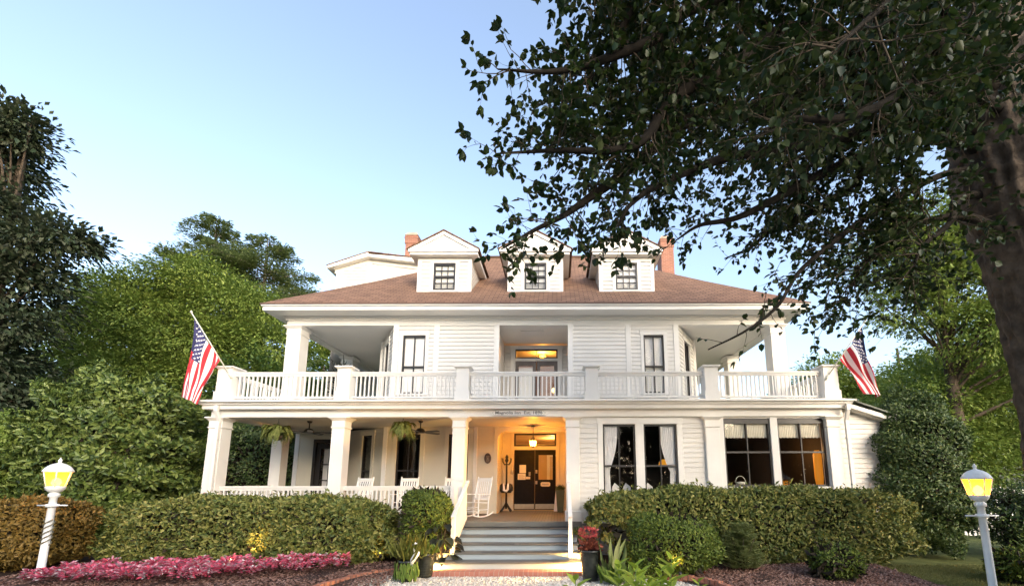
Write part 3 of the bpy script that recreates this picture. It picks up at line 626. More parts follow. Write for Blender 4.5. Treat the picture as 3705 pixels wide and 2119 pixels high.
# --- dormers
def dormer(x0, x1, shade):
    Y = 13.5; ZB, ZE, ZA = 8.48, 9.77, 10.64; c = (x0+x1)/2; oh = .25
    b = MB()
    o = siding('dormer', (x0, Y), (x1, Y), ZB, ZE, [(c-.385-x0, c+.385-x0, ZB+.12, 9.60)], pitch=.145)
    yb = 15.4
    for x, s in ((x0, -1), (x1, 1)):
        q = MB()
        for i in range(10):
            z = ZB+i*.145; zt = min(ZE, z+.145); y1 = 12.4+(z-7.6)/.842+.3
            q.quad((x+s*.016, Y, z), (x+s*.016, y1, z), (x, y1+.15, zt), (x, Y, zt)); q.quad((x, Y, z), (x, y1, z), (x+s*.016, y1, z), (x+s*.016, Y, z))
        q.build('cheek_wall', SIDING, o)
    t = MB(); t.box(x0-.02, x0+.10, Y-.03, Y+.1, ZB, ZE); t.box(x1-.10, x1+.02, Y-.03, Y+.1, ZB, ZE); t.box(x0+.10, x1-.10, Y-.03, Y+.02, ZE-.13, ZE); t.box(x0+.10, x1-.10, Y-.035, Y+.02, ZB, ZB+.06)
    t.build('dormer_trim', WHITE, o)
    k = MB(); k.box(x0-oh, x1+oh, Y-oh, Y-oh+.05, ZE+.02, ZE+.16); k.box(x0-oh-.04, x1+oh+.04, Y-oh-.05, Y-oh, ZE+.10, ZE+.20); k.box(x0-oh, x1+oh, Y-oh+.05, yb, ZE+.02, ZE+.06)
    k.box(x0-oh, x0-oh+.05, Y-oh+.05, yb, ZE+.06, ZE+.16); k.box(x1+oh-.05, x1+oh, Y-oh+.05, yb, ZE+.06, ZE+.16); k.build('dormer_eave', WHITE, o)
    e = ZE+.20; hw = (x1-x0)/2+oh+.04
    ra = MB()
    for s in (-1, 1):
        for w0, w1, yy in ((0, .12, -.05), (.12, .24, 0)):
            f0, f1 = w0*1.0, w1*1.0
            ra.add([(c+s*hw, Y-oh+yy, e-0+.0), (c, Y-oh+yy, ZA-f0), (c, Y-oh+yy, ZA-f1), (c+s*(hw-(w1)*2.2), Y-oh+yy, e), (c+s*hw, Y-oh+yy+.06, e), (c, Y-oh+yy+.06, ZA-f0), (c, Y-oh+yy+.06, ZA-f1), (c+s*(hw-w1*2.2), Y-oh+yy+.06, e)],
                   [(0, 1, 2, 3), (7, 6, 5, 4), (0, 4, 5, 1), (1, 5, 6, 2), (2, 6, 7, 3), (3, 7, 4, 0)])
    ra.build('raking_cornice', WHITE, o)
    p = MB(); p.add([(c-hw+.45, Y-.24, e), (c+hw-.45, Y-.24, e), (c, Y-.24, ZA-.2)], [(0, 1, 2)]); p.add([(c-.38, Y-.255, e+.02), (c+.38, Y-.255, e+.02), (c, Y-.255, e+.24)], [(0, 1, 2)]); p.build('pediment', SOFFIT, o)
    rf = MB(); ry = 12.4+(ZA-7.6)/.842+.35
    for s in (-1, 1):
        rf.add([(c+s*(hw+.05), Y-oh-.09, e-.015), (c, Y-oh-.09, ZA+.02), (c, ry, ZA+.02), (c+s*(hw+.05), 15.6, e-.015), (c+s*(hw+.05), Y-oh-.09, e+.015), (c, Y-oh-.09, ZA+.055), (c, ry, ZA+.055), (c+s*(hw+.05), 15.6, e+.015)],
               [(0, 1, 2, 3), (7, 6, 5, 4), (0, 4, 5, 1), (1, 5, 6, 2), (2, 6, 7, 3), (3, 7, 4, 0)])
    rf.build('dormer_roof', SHINGLE, o)
    f = MB(); a0, a1, z0, z1 = c-.385, c+.385, ZB+.12, 9.60
    f.box(a0, a0+.06, Y-.02, Y+.06, z0, z1); f.box(a1-.06, a1, Y-.02, Y+.06, z0, z1); f.box(a0, a1, Y-.015, Y+.06, z1-.07, z1); f.box(a0, a1, Y-.015, Y+.06, z0, z0+.06)
    zm = (z0+z1)/2; f.box(a0, a1, Y-.012, Y+.06, zm-.03, zm+.03)
    for lo, hi in ((z0+.06, zm-.03), (zm+.03, z1-.07)):
        for i in (1, 2): x = a0+.06+(a1-a0-.12)*i/3; f.box(x-.011, x+.011, Y, Y+.05, lo, hi)
        f.box(a0, a1, Y+.001, Y+.049, (lo+hi)/2-.011, (lo+hi)/2+.011)
    f.build('window_frame', DARKFRAME, o)
    g = MB(); g.quad((a0+.05, Y+.03, z0), (a1-.05, Y+.03, z0), (a1-.05, Y+.03, z1), (a0+.05, Y+.03, z1)); g.build('pane', GLASS, o)
    s = MB(); n = 12; P = [(a0+.04+(a1-a0-.08)*i/n, Y+.08, z0+.16+(.05 if i % 2 else 0)) for i in range(n+1)]
    s.add(P+[(a1-.04, Y+.08, z1), (a0+.04, Y+.08, z1)], [tuple(range(n+3))]); s.build('window_blind', shade, o)
    k = MB(); k.quad((a0-.1, Y+.12, z0-.1), (a1+.1, Y+.12, z0-.1), (a1+.1, Y+.12, z1+.1), (a0-.1, Y+.12, z1+.1)); k.build('attic_lining', SHADEG if shade is not SHADEW else SHADE, o)
    cs = MB(); cs.box(a0-.11, a0, Y-.035, Y+.02, z0-.02, z1+.10); cs.box(a1, a1+.11, Y-.035, Y+.02, z0-.02, z1+.10); cs.box(a0, a1, Y-.035, Y+.02, z1, z1+.10); cs.box(a0-.13, a1+.13, Y-.05, Y+.02, z0-.06, z0-.02); cs.build('casing', WHITE, o)
dormer(-4.86, -3.01, SHADE); dormer(-1.70, .20, SHADEG); dormer(1.49, 3.38, SHADEW)
# --- rear gable rising behind the left hip
GY = 17.0; gx0, gxc, gx1 = -9.69, -8.26, -5.9
def gz(x): return 11.29+(x-gx0)/(gxc-gx0)*.45 if x < gxc else 11.74-(x-gxc)*.13
siding('rear_gable', (gx0, GY), (gxc, GY), 7.6, 11.72, pitch=.145, xlim=lambda z: (0 if z < 11.25 else max(0, (z-11.25)/.45*1.43), 1.43))
q = MB()
for i in range(30):
    za = 8.0+i*.15
    P = []
    for x in (gxc, gx1):
        z = za-(x-gxc)*.30; t = gz(x)-.02
        P.append((x, min(z, t), min(z+.15, t)))
    if P[0][1] >= gz(gxc)-.021: continue
    q.quad((P[0][0], GY-.016, P[0][1]), (P[1][0], GY-.016, P[1][1]), (P[1][0], GY, P[1][2]), (P[0][0], GY, P[0][2]))
    q.quad((P[0][0], GY, P[0][1]), (P[1][0], GY, P[1][1]), (P[1][0], GY-.016, P[1][1]), (P[0][0], GY-.016, P[0][1]))
# the slanting boards run past the eave line on the right: close with the plain sheet behind
q.add([(gxc, GY+.01, 7.6), (gx1, GY+.01, 7.6), (gx1, GY+.01, gz(gx1)), (gxc, GY+.01, gz(gxc))], [(0, 1, 2, 3)])
rg_ = q.build('rear_gable_side', SIDING, inn)
trim(gx0-.03, gx0+.10, GY-.03, GY+.08, 7.6, 11.26); trim(gxc-.08, gxc+.08, GY-.03, GY+.05, 8, 11.70)
b = MB()
for a, c_ in ((gx0-.10, gxc), (gxc, gx1)):
    za, zc = gz(a), gz(c_); b.add([(a, GY-.035, za-.18), (c_, GY-.035, zc-.18), (c_, GY-.035, zc), (a, GY-.035, za), (a, GY+.03, za-.18), (c_, GY+.03, zc-.18), (c_, GY+.03, zc), (a, GY+.03, za)], [(0, 1, 2, 3), (7, 6, 5, 4), (0, 4, 5, 1), (2, 6, 7, 3), (1, 5, 6, 2), (3, 7, 4, 0)])
b.build('rear_gable_frieze', WHITE, inn)
b = MB()
for a, c_ in ((gx0-.32, gxc), (gxc, gx1)):
    za, zc = gz(a)+.0, gz(c_)+.0
    b.add([(a, GY-.30, za), (c_, GY-.30, zc), (c_, GY-.30, zc+.20), (a, GY-.30, za+.12), (a, 22, za), (c_, 22, zc), (c_, 22, zc+.20), (a, 22, za+.12)], [(0, 1, 2, 3), (7, 6, 5, 4), (0, 4, 5, 1), (2, 6, 7, 3), (1, 5, 6, 2), (3, 7, 4, 0)])
b.build('rear_gable_roof', SOFFIT, inn)
siding('rear_gable_wall', (gx0, 22), (gx0, GY), 4.2, 11.25)
b = MB(); b.add([(gx0-.34, GY-.32, gz(gx0-.32)+.125), (gxc, GY-.32, gz(gxc)+.205), (gxc, 22, gz(gxc)+.205), (gx0-.34, 22, gz(gx0-.32)+.125), (gx0-.34, GY-.32, gz(gx0-.32)+.16), (gxc, GY-.32, gz(gxc)+.24), (gxc, 22, gz(gxc)+.24), (gx0-.34, 22, gz(gx0-.32)+.16)], [(0, 1, 2, 3), (7, 6, 5, 4), (0, 4, 5, 1), (2, 6, 7, 3), (1, 5, 6, 2), (3, 7, 4, 0)])
b.add([(gxc, GY-.32, gz(gxc)+.205), (gx1, GY-.32, gz(gx1)+.205), (gx1, 22, gz(gx1)+.205), (gxc, 22, gz(gxc)+.205), (gxc, GY-.32, gz(gxc)+.24), (gx1, GY-.32, gz(gx1)+.24), (gx1, 22, gz(gx1)+.24), (gxc, 22, gz(gxc)+.24)], [(0, 1, 2, 3), (7, 6, 5, 4), (0, 4, 5, 1), (2, 6, 7, 3), (1, 5, 6, 2), (3, 7, 4, 0)])
b.build('rear_gable_shingles', SHINGLE, inn)
def chimney(x0, x1, y0, y1, z0, z1, capped):
    b = MB(); b.box(x0, x1, y0, y1, z0, z1-.62); b.box(x0-.03, x1+.03, y0-.03, y1+.03, z1-.62, z1-.36); b.box(x0-.05, x1+.05, y0-.05, y1+.05, z1-.36, z1-.28); b.box(x0-.02, x1+.02, y0-.02, y1+.02, z1-.28, z1-.2)
    o = b.build('chimney', BRICK, inn)
    k = MB(); k.taper((x0+x1)/2, (y0+y1)/2, z1-.2, z1, (x1-x0)/2+.05, (y1-y0)/2+.05, (x1-x0)/2-.06, (y1-y0)/2-.06); k.build('chimney_cap', surf('mortar_cap', (.42, .33, .25), .9, .2, 5), o)
chimney(-7.28, -6.72, 18.3, 19.2, 10, 13.95, True); chimney(5.0, 5.6, 18.3, 19.1, 9, 13.75, True)

# ------------------------------------------------------------------ signs, flags, porch furniture
def text_mesh(s, size, mat, name='lettering', ext=.003, bold=.0):
    cu = bpy.data.curves.new(name, 'FONT'); cu.body = s; cu.size = size; cu.extrude = ext; cu.align_x = 'CENTER'; cu.align_y = 'CENTER'; cu.offset = bold
    t = bpy.data.objects.new(name, cu); C.objects.link(t)
    dg = bpy.context.evaluated_depsgraph_get(); me = bpy.data.meshes.new_from_object(t.evaluated_get(dg))
    bpy.data.objects.remove(t); me.materials.clear(); me.materials.append(mat); return bpy.data.objects.new(name, me)
def lettering(s, size, mat, loc, parent, width=None, bold=.0):
    o = text_mesh(s, size, mat, bold=bold)
    xs = [v.co.x for v in o.data.vertices]; wd = max(xs)-min(xs)
    if width:
        for v in o.data.vertices: v.co.x *= width/wd
    o.location = loc; o.rotation_euler = (R(90), 0, 0); link(o, parent)
INK = surf('brown_sign_letter', (.07, .048, .035), .6, .1, 4)
sg = empty('inn_sign', (-1.06, 11.235, 3.88), 0, 'long white name board with pointed ends on the beam above the entrance', 'sign')
b = MB(); b.prism([(-1.86, 3.885), (-1.80, 3.83), (-1.74, 3.805), (-.38, 3.805), (-.32, 3.83), (-.26, 3.885), (-.32, 3.94), (-.38, 3.965), (-1.74, 3.965), (-1.80, 3.94)], 11.215, 11.247); b.build('board', WHITE, sg, bevel=.004)
b = MB(); 
P = [(-1.80, 3.885), (-1.75, 3.84), (-1.72, 3.822), (-.40, 3.822), (-.37, 3.84), (-.32, 3.885), (-.37, 3.93), (-.40, 3.948), (-1.72, 3.948), (-1.75, 3.93)]
for i in range(10):
    a, c = P[i], P[(i+1) % 10]; b.beam((a[0], 11.212, a[1]), (c[0], 11.212, c[1]), .006, .006)
b.build('border_line', surf('sign_border_tan', (.35, .28, .2), .6, .1, 4), sg)
lettering('Magnolia Inn  Est. 1896', .118, INK, (-1.06, 11.212, 3.885), sg, 1.30, .0008)

pl = empty('wall_plaque', (-2.35, 13.96, 2.79), 0, 'dark oval bronze marker plaque on the porch wall beside the entrance', 'plaque')
b = MB(); n = 24
P = [(-2.35+.115*math.cos(2*math.pi*i/n)*(1.06 if i % 6 == 3 else 1), 2.79+.175*math.sin(2*math.pi*i/n)*(1.03 if i % 6 == 0 else 1)) for i in range(n)]
b.prism(P, 13.935, 13.975); b.build('plate', BRONZE, pl, bevel=.006)
b = MB()
for z, wd in ((2.86, .12), (2.83, .10), (2.74, .10), (2.71, .12), (2.68, .08)): b.box(-2.35-wd/2, -2.35+wd/2, 13.928, 13.936, z-.006, z+.006)
b.box(-2.38, -2.32, 13.926, 13.936, 2.76, 2.80); b.build('raised_text', surf('plaque_relief', (.30, .24, .17), .5, .1, 8, metal=.4), pl)
ws = empty('door_sign', (-.435, RY-.02, 1.915), 0, 'small cream octagonal welcome sign on the glazed door leaf', 'sign')
b = MB(); b.prism([(-.61, 1.865), (-.56, 1.835), (-.31, 1.835), (-.26, 1.865), (-.26, 1.965), (-.31, 1.995), (-.56, 1.995), (-.61, 1.965)], RY-.03, RY-.011); b.build('board', VAL, ws)
lettering('Welcome', .07, INK, (-.435, RY-.032, 1.915), ws, .24)
for x0, x1, z0, z1, lab in ((-1.39, -1.15, 2.32, 2.62, 'upper white paper notice taped to the black door leaf'), (-1.45, -1.16, 2.08, 2.30, 'lower white paper notice with print on the black door leaf'), (-1.15, -.99, 2.10, 2.19, 'small white strip of paper beside the door notices')):
    b = MB(); b.box(x0, x1, RY-.028, RY-.0245, z0, z1); k = b.build('paper_notice', PAPER, None); tag(k, lab, 'notice')
    if z1 < 2.31 and x1-x0 > .2:
        t = MB()
        for q in range(4): t.box(x0+.04, x1-.04-.05*(q % 2), RY-.031, RY-.0282, z0+.045+.035*q, z0+.052+.035*q)
        t.build('print_line', INK, k)
b = MB(); b.box(-1.05, -.98, RY-.045, RY-.011, 2.22, 2.36); k = b.build('keypad_plate', surf('grey_keypad_metal', (.30, .31, .31), .4, .1, 8), None, bevel=.005); tag(k, 'grey metal keypad lock plate on the black door leaf', 'lock')

# pendant lantern in the porch recess
AMB = (1.0, .50, .10)
def lantern(loc, name, label, energy, ztop):
    o = empty(name, loc, 0, label, 'lamp'); x, y, z = loc
    b = MB(); b.tube([(x, y, z+.28), (x, y, ztop)], .010, 6); b.lathe([(.07, 0), (.07, .02), (.02, .04)], (x, y, ztop-.04), 12); b.build('chain', BLACKM, o)
    b = MB(); b.lathe([(.03, .30), (.09, .24), (.12, .18), (.125, .16)], (x, y, z), 8); b.lathe([(.03, -.06), (.07, -.03), (.08, -.01)], (x, y, z), 8)
    for k in range(6):
        a = 2*math.pi*k/6; b.tube([(x+.08*math.cos(a), y+.08*math.sin(a), z-.01), (x+.125*math.cos(a), y+.125*math.sin(a), z+.17)], .006, 4)
    b.build('lantern_frame', BRASS, o)
    b = MB(); b.lathe([(.072, 0), (.115, .165)], (x, y, z), 12); b.build('lantern_glass', frosted('amber_glass', (1, .70, .25), .6), o)
    b = MB(); b.lathe([(.005, .03), (.04, .05), (.055, .085), (.04, .12), (.005, .135)], (x, y, z), 12); b.build('bulb', emit('warm_bulb', (1, .72, .28), 7), o)
    lamp('bulb_light', (x, y, z+.085), AMB, energy, .10, o); return o
lantern((-.80, 13.6, 3.17), 'pendant_lantern', 'lit glass pendant lantern hanging on a chain before the entrance doors', 100, 3.86)
o = empty('globe_lamp', (-.62, 17.0, 7.32), 0, 'lit round globe lamp seen through the balcony door transom', 'lamp')
b = MB(); b.lathe([(.01, -.14), (.10, -.10), (.15, 0), (.10, .10), (.04, .14)], (-.62, 17, 7.28), 14); b.build('globe', emit('globe_glow', (1, .58, .06), 1.3), o); b = MB(); b.tube([(-.62, 17, 7.42), (-.62, 17, 7.55)], .03, 8); b.build('stem', BRASS, o)
lamp('bulb_light', (-.62, 16.8, 7.2), (1, .40, .06), 30, .15, o)
o = empty('wall_light', (-.22, 18.6, 6.0), 0, 'small lit wall light seen through the right balcony door leaf', 'lamp')
b = MB(); b.lathe([(.02, -.10), (.10, -.06), (.12, .04), (.06, .12)], (-.14, 18.6, 6.15), 12); b.build('lamp_shade', emit('wall_light_glow', (1, .66, .2), 1.2), o); b = MB(); b.tube([(-.14, 18.6, 6.05), (-.14, 19.48, 6.0)], .02, 6); b.build('arm', BRASS, o)
o = empty('hanging_lamp', (3.24, 12.6, 2.46), 0, 'orange lit lampshade seen through the dining window with the right hand curtain', 'lamp')
b = MB(); b.lathe([(.17, 0), (.165, .04), (.12, .15), (.05, .21)], (3.24, 12.6, 2.46), 16); b.build('lamp_shade', emit('orange_shade_glow', (1, .40, .03), .16), o); b = MB(); b.tube([(3.24, 12.6, 2.66), (3.24, 12.6, 3.84)], .012, 6); b.build('cord', BLACKM, o)
o = empty('added_strip_lamp', (7.50, 11.85, .95), 0, 'tall orange glowing shade added for the lit strip in the rightmost window', 'lamp')  # lamp shape added to glow for an orange lit strip
b = MB(); b.lathe([(.09, 0), (.11, .2), (.11, .85), (.06, .98)], (7.46, 11.85, 1.9), 14); b.build('lamp_shade', emit('lit_strip_glow', (1, .36, .03), .11), o); b = MB(); b.tube([(7.46, 11.85, .95), (7.46, 11.85, 1.9)], .02, 8); b.lathe([(.16, 0), (.16, .03)], (7.46, 11.85, .95), 14); b.build('stand', BRASS, o)
lamp('bulb_light', (7.0, 12.7, 2.9), (1, .5, .15), 9, .15, o)  # point light added away from the shade to turn the window orange
o = empty('added_curtain_lamp', (-3.35, 14.8, .97), 0, 'orange glowing shade added for the lit curtain in the porch window next to the entrance column', 'lamp')  # lamp shape added for the orange of a lit curtain
b = MB(); b.lathe([(.22, 0), (.20, .9), (.16, 1.0)], (-3.2, 14.9, 1.6), 14); b.build('lamp_shade', emit('lit_curtain_glow', (1, .36, .04), .14), o); b = MB(); b.tube([(-3.2, 14.9, .97), (-3.2, 14.9, 1.6)], .04, 8); b.build('stand', BRASS, o)
# laid tables behind the dining windows with folded napkins, and a basket
def table(x, y, label):
    o = empty('dining_table', (x, y, .95), 0, label, 'table')
    b = MB(); b.lathe([(.45, .70), (.45, .73)], (x, y, .95), 20); b.lathe([(.25, 0), (.05, .05), (.05, .70)], (x, y, .95), 10); b.build('tabletop', surf('dark_table_cloth', (.16, .15, .15), .8, .1, 4), o)
for i, (x, y) in enumerate(((1.85, 12.0), (2.75, 12.1))):
    table(x, y, ('dark dining table with two white folded napkins behind the left curtained window', 'dark dining table with one white napkin behind the right curtained window')[i])
for i, (x, y, lab) in enumerate(((1.66, 11.85, 'white folded napkin at left behind the left curtained window'), (1.97, 11.82, 'white folded napkin at right behind the left curtained window'), (2.60, 11.85, 'white folded napkin behind the right curtained window'))):
    b = MB(); b.add([(x-.12, y, 1.68), (x+.13, y, 1.68), (x+.10, y, 1.86), (x-.03, y+.02, 1.97), (x-.10, y, 1.86), (x-.12, y+.09, 1.68), (x+.13, y+.09, 1.68), (x+.0, y+.05, 1.93)], [(0, 1, 2, 3, 4), (5, 7, 6), (0, 4, 3, 7, 5), (1, 6, 7, 3, 2), (0, 5, 6, 1)])
    tag(b.build('napkin', CURT), lab, 'napkin')
o = empty('basket', (5.15, 11.75, 1.86), 0, 'pale basket with a hoop handle inside the wide dark window', 'basket')
b = MB(); b.lathe([(.10, 0), (.15, .09), (.145, .09), (.09, .02)], (5.15, 11.72, 1.90), 14); b.build('bowl', VAL, o); b = MB(); b.tube([(5.15-.14*math.cos(math.pi*k/10), 11.72, 1.98+.17*math.sin(math.pi*k/10)) for k in range(11)], .008, 5); b.build('handle', VAL, o)
b = MB(); b.box(4.66, 5.85, 11.62, 11.9, 1.82, 1.90); o = b.build('sideboard', INTER); tag(o, 'dark low sideboard under the wide dark window', 'sideboard')

# rocking chairs: local x right, -y the way the chair faces
def rocking_chair():
    o = empty('rocking_chair', (0, 0, 0)); 
    def part(name, f): b = MB(); f(b); return b.build(name, METALW, o, local=True, bevel=.004)
    hw = .27
    for s in (-1, 1):
        part('rocker', lambda b: b.tube([(s*hw, -.48+.96*k/12, .022+.36*((k/12-.45)**2)) for k in range(13)], .024, 6))
        part('back_post', lambda b: b.tube([(s*hw, .20, .06), (s*hw, .22, .42), (s*hw*.98, .40, 1.16), (s*hw*.98, .41, 1.20)], [.022, .024, .022, .012], 8))
        part('front_leg', lambda b: b.tube([(s*hw, -.24, .05), (s*hw, -.24, .42), (s*hw, -.23, .66)], .022, 8))
        part('arm', lambda b: (b.beam((s*(hw+.01), -.32, .675), (s*(hw+.005), .27, .66), .085, .028)))
    part('seat', lambda b: [b.box(-hw, hw, -.27+.065*k, -.27+.065*k+.052, .43-.004*k, .452-.004*k) for k in range(8)])
    part('top_rail', lambda b: b.beam((-hw, .382, 1.10), (hw, .382, 1.10), .03, .10))
    part('bottom_rail', lambda b: b.beam((-hw, .25, .52), (hw, .25, .52), .03, .06))
    for k in range(7):
        x = -hw+.05+(2*hw-.10)*k/6; part('back_slat', lambda b: b.beam((x, .25, .53), (x, .38, 1.07), .045, .014, up=(0, 1, 0)))
    for z, y in ((.18, -.24), (.30, -.24), (.20, .21)): part('stretcher', lambda b: b.tube([(-hw, y, z), (hw, y, z)], .014, 6))
    for s in (-1, 1): part('side_stretcher', lambda b: b.tube([(s*hw, -.24, .22), (s*hw, .21, .22)], .014, 6))
    return o
CH = [(-2.42, 12.55, R(-28), 'white slatted rocking chair turned towards the steps between column and entrance'),
      (-4.63, 12.7, 0, 'white rocking chair facing front under the middle hanging fern'),
      (-3.16, 12.6, R(8), 'white rocking chair half hidden by the column left of the steps'),
      (-6.05, 12.6, R(-12), 'white rocking chair almost hidden behind the second porch column')]
rc = rocking_chair()
for i, (x, y, a, lab) in enumerate(CH):
    o = rc if i == 0 else dup(rc)
    o.location = (x, y, FZ); o.rotation_euler = (0, 0, a); tag(o, lab, 'rocking chair', 'white rocking chairs on the porch')
# ceiling fans
def fan(x, y, rot, label):
    o = empty('ceiling_fan', (x, y, 3.86), 0, label, 'fan', 'black ceiling fans on the porch'); z = 3.52
    b = MB(); b.lathe([(.03, .12), (.09, .10), (.135, .05), (.15, 0), (.13, -.03)], (x, y, z), 16); b.build('motor', BLACKM, o)
    b = MB(); b.tube([(x, y, z+.1), (x, y, 3.80)], .018, 8); b.lathe([(.05, 0), (.08, .06)], (x, y, 3.80), 12); b.build('downrod', BLACKM, o)
    for k in range(5):
        a = rot+2*math.pi*k/5; u = Vector((math.cos(a), math.sin(a), 0)); v = Vector((-math.sin(a), math.cos(a), 0)); c = Vector((x, y, z+.0))
        b = MB(); P = [c+u*.12-v*.04, c+u*.30-v*.07+Vector((0, 0, .012)), c+u*.66-v*.075+Vector((0, 0, .014)), c+u*.70, c+u*.66+v*.075-Vector((0, 0, .014)), c+u*.30+v*.07-Vector((0, 0, .012)), c+u*.12+v*.04]
        b.add(P+[p-Vector((0, 0, .012)) for p in P], [tuple(range(7)), tuple(range(13, 6, -1))]+[(i, i+7, (i+1) % 7+7, (i+1) % 7) for i in range(7)]); b.build('blade', BLACKM, o)
fan(-7.62, 12.55, .3, 'black ceiling fan in the left bay of the porch'); fan(-4.20, 12.55, .9, 'black ceiling fan in the bay next to the entrance')
# hanging ferns
FERN = leafm('fern_green', [(0.130, 0.176, 0.039), (0.221, 0.247, 0.065), (0.312, 0.325, 0.104)], .55, .3)
def fern(x, y, z, r, label, seed):
    o = empty('hanging_fern', (x, y, z), 0, label, 'hanging plant', 'ferns hanging along the porch'); rg = np.random.default_rng(seed)
    b = MB(); b.lathe([(.07, -.14), (.13, -.06), (.15, 0), (.14, 0)], (x, y, z), 14); b.build('basket', surf('fern_basket_brown', (.10, .07, .045), .9, .3, 8), o)
    b = MB()
    for k in range(3): a = 2.1*k; b.tube([(x+.14*math.cos(a), y+.14*math.sin(a), z), (x, y, z+.42), (x, y, BZ+.08)], .004, 4, cap=False)
    b.build('hanger', BLACKM, o)
    P, D, N, L = [], [], [], []
    for k in range(78):
        a = rg.uniform(0, 2*math.pi); up = rg.uniform(.05, .34); out = r*rg.uniform(.55, 1.05); drop = rg.uniform(.15, .62)
        m = 22; prev = None
        for i in range(m):
            t = (i+1)/m; rr = out*math.sin(min(1, t*1.05)*math.pi/2); zz = z+.02+up*math.sin(min(1, t*1.7)*math.pi/2)*1.0-drop*max(0, t-.32)**1.6*1.6
            p = np.array([x+rr*math.cos(a), y+rr*math.sin(a), zz]); 
            d = p-prev if prev is not None else np.array([math.cos(a), math.sin(a), .8]); prev = p
            d = d/np.linalg.norm(d); s = np.cross(d, [0, 0, 1]); s /= np.linalg.norm(s)+1e-9
            for q in (-1, 1): P.append(p); D.append(s*q+d*.45-np.array([0, 0, .25])); N.append(np.cross(s, d)+np.array([0, 0, .3])); L.append(.085*math.sin(math.pi*min(1, .15+t*.85))+.02)
    leaves('frond', P, np.array(D), np.array(N), np.array(L), np.array(L)*.34, FERN, o, fold=.1)
fern(-8.10, 11.85, 3.34, .42, 'hanging Boston fern at the left end of the porch', 1); fern(-4.48, 11.85, 3.42, .36, 'hanging fern between the second column and the steps column', 2)
# coat stand, planter, bag at the entrance
o = empty('coat_stand', (-1.80, 14.75, FZ), 0, 'dark carved coat stand with hooks beside the black entrance doors', 'coat stand')
b = MB(); b.tube([(-1.80, 14.75, FZ+.1), (-1.80, 14.75, 2.6), (-1.80, 14.75, 2.95)], [.035, .03, .02], 8); b.lathe([(.02, -.05), (.07, .03), (.045, .10), (.06, .16), (.02, .24)], (-1.80, 14.75, 2.72), 8); b.build('pole', BLACKM, o)
for k in range(4):
    a = math.pi/4+k*math.pi/2; u = Vector((math.cos(a), math.sin(a), 0)); c = Vector((-1.80, 14.75, 0)); q = MB()
    q.tube([c+Vector((0, 0, 2.66)), c+u*.10+Vector((0, 0, 2.60)), c+u*.19+Vector((0, 0, 2.70)), c+u*.22+Vector((0, 0, 2.84))], .014, 6); q.build('hook', BLACKM, o)
    q = MB(); q.tube([c+Vector((0, 0, FZ+.32)), c+u*.13+Vector((0, 0, FZ+.14)), c+u*.25+Vector((0, 0, FZ+.02))], .026, 6); q.build('foot', BLACKM, o)
b = MB(); b.lathe([(.18, 0), (.19, .012), (.18, .024)], (-1.80, 14.75, 1.62), 16); b.build('umbrella_ring', BLACKM, o)
o = empty('hanging_bag', (-1.80, 14.6, 1.75), 0, 'pair of black bags hung low on the dark coat stand', 'bag')
for s in (-1, 1): b = MB(); b.lathe([(.05, -.16), (.12, -.10), (.13, 0), (.09, .11), (.03, .15)], (-1.80+s*.12, 14.66, 1.80), 10); b.build('pouch', BLACKM, o)
b = MB(); b.tube([(-1.88, 14.58, 1.95), (-1.86, 14.56, 1.72), (-1.78, 14.56, 1.68), (-1.72, 14.56, 1.75), (-1.72, 14.58, 1.95)], [.03, .045, .05, .045, .03], 8); tag(b.build('scarf', CURT), 'white cloth looped over the bags on the coat stand', 'scarf')
b = MB(); b.lathe([(.02, -.16), (.065, -.13), (.055, -.04), (.03, .02), (.02, .18), (.01, .20)], (-1.60, 14.68, 2.42), 10); tag(b.build('dinner_gong', BRASS), 'small brass bell shaped object hanging at the right of the coat stand', 'gong')
GREENP = leafm('planter_grass', [(.05, .085, .03), (.085, .12, .04), (.12, .15, .06)], .5, .3)
b = MB(); b.taper(.10, 14.55, FZ, 1.72, .10, .10, .155, .155); o = b.build('tall_planter', surf('olive_planter', (.085, .10, .05), .7, .2, 5), bevel=.01); tag(o, 'tall tapered olive planter at the right of the entrance doors', 'planter')
rg = np.random.default_rng(5); n = 160
P = np.c_[rg.uniform(-.03, .23, n), rg.uniform(14.42, 14.68, n), np.full(n, 1.70)]; D = np.c_[rg.normal(0, .3, n), rg.normal(0, .3, n), np.ones(n)]
tag(leaves('planter_grass', P, D, rnd_dirs(rg, n), rg.uniform(.12, .24, n), .014, GREENP), 'short green grass growing in the tall planter', 'plant')
b = MB(); b.taper(-.03, 14.9, FZ, 1.70, .10, .06, .025, .03); tag(b.build('folded_parasol', CURT, bevel=.01), 'white folded cloth standing between door and planter', 'parasol')
# upper balcony: dark leaved plant in a pot near the left corner
o = empty('porch_planter', (-7.2, 13.4, DZ), 0, 'dark spiky plant in a black pot on the balcony behind the second post', 'potted plant')
b = MB(); b.lathe([(.14, 0), (.2, .4), (.21, .45), (.18, .45)], (-7.2, 13.4, DZ), 14); b.build('pot', BLACKM, o)
n = 160; D = rnd_dirs(rg, n); D[:, 2] = np.abs(D[:, 2])+.25
leaves('foliage', np.tile([-7.2, 13.4, DZ+.5], (n, 1))+D*.25*rg.uniform(0, 1, (n, 1))+np.array([0, 0, .35])*rg.uniform(0, 2.2, (n, 1)), D, rnd_dirs(rg, n), rg.uniform(.25, .5, n), .05, leafm('dark_spike_leaf', [(.012, .016, .012), (.03, .035, .025)], .5, .1), o)

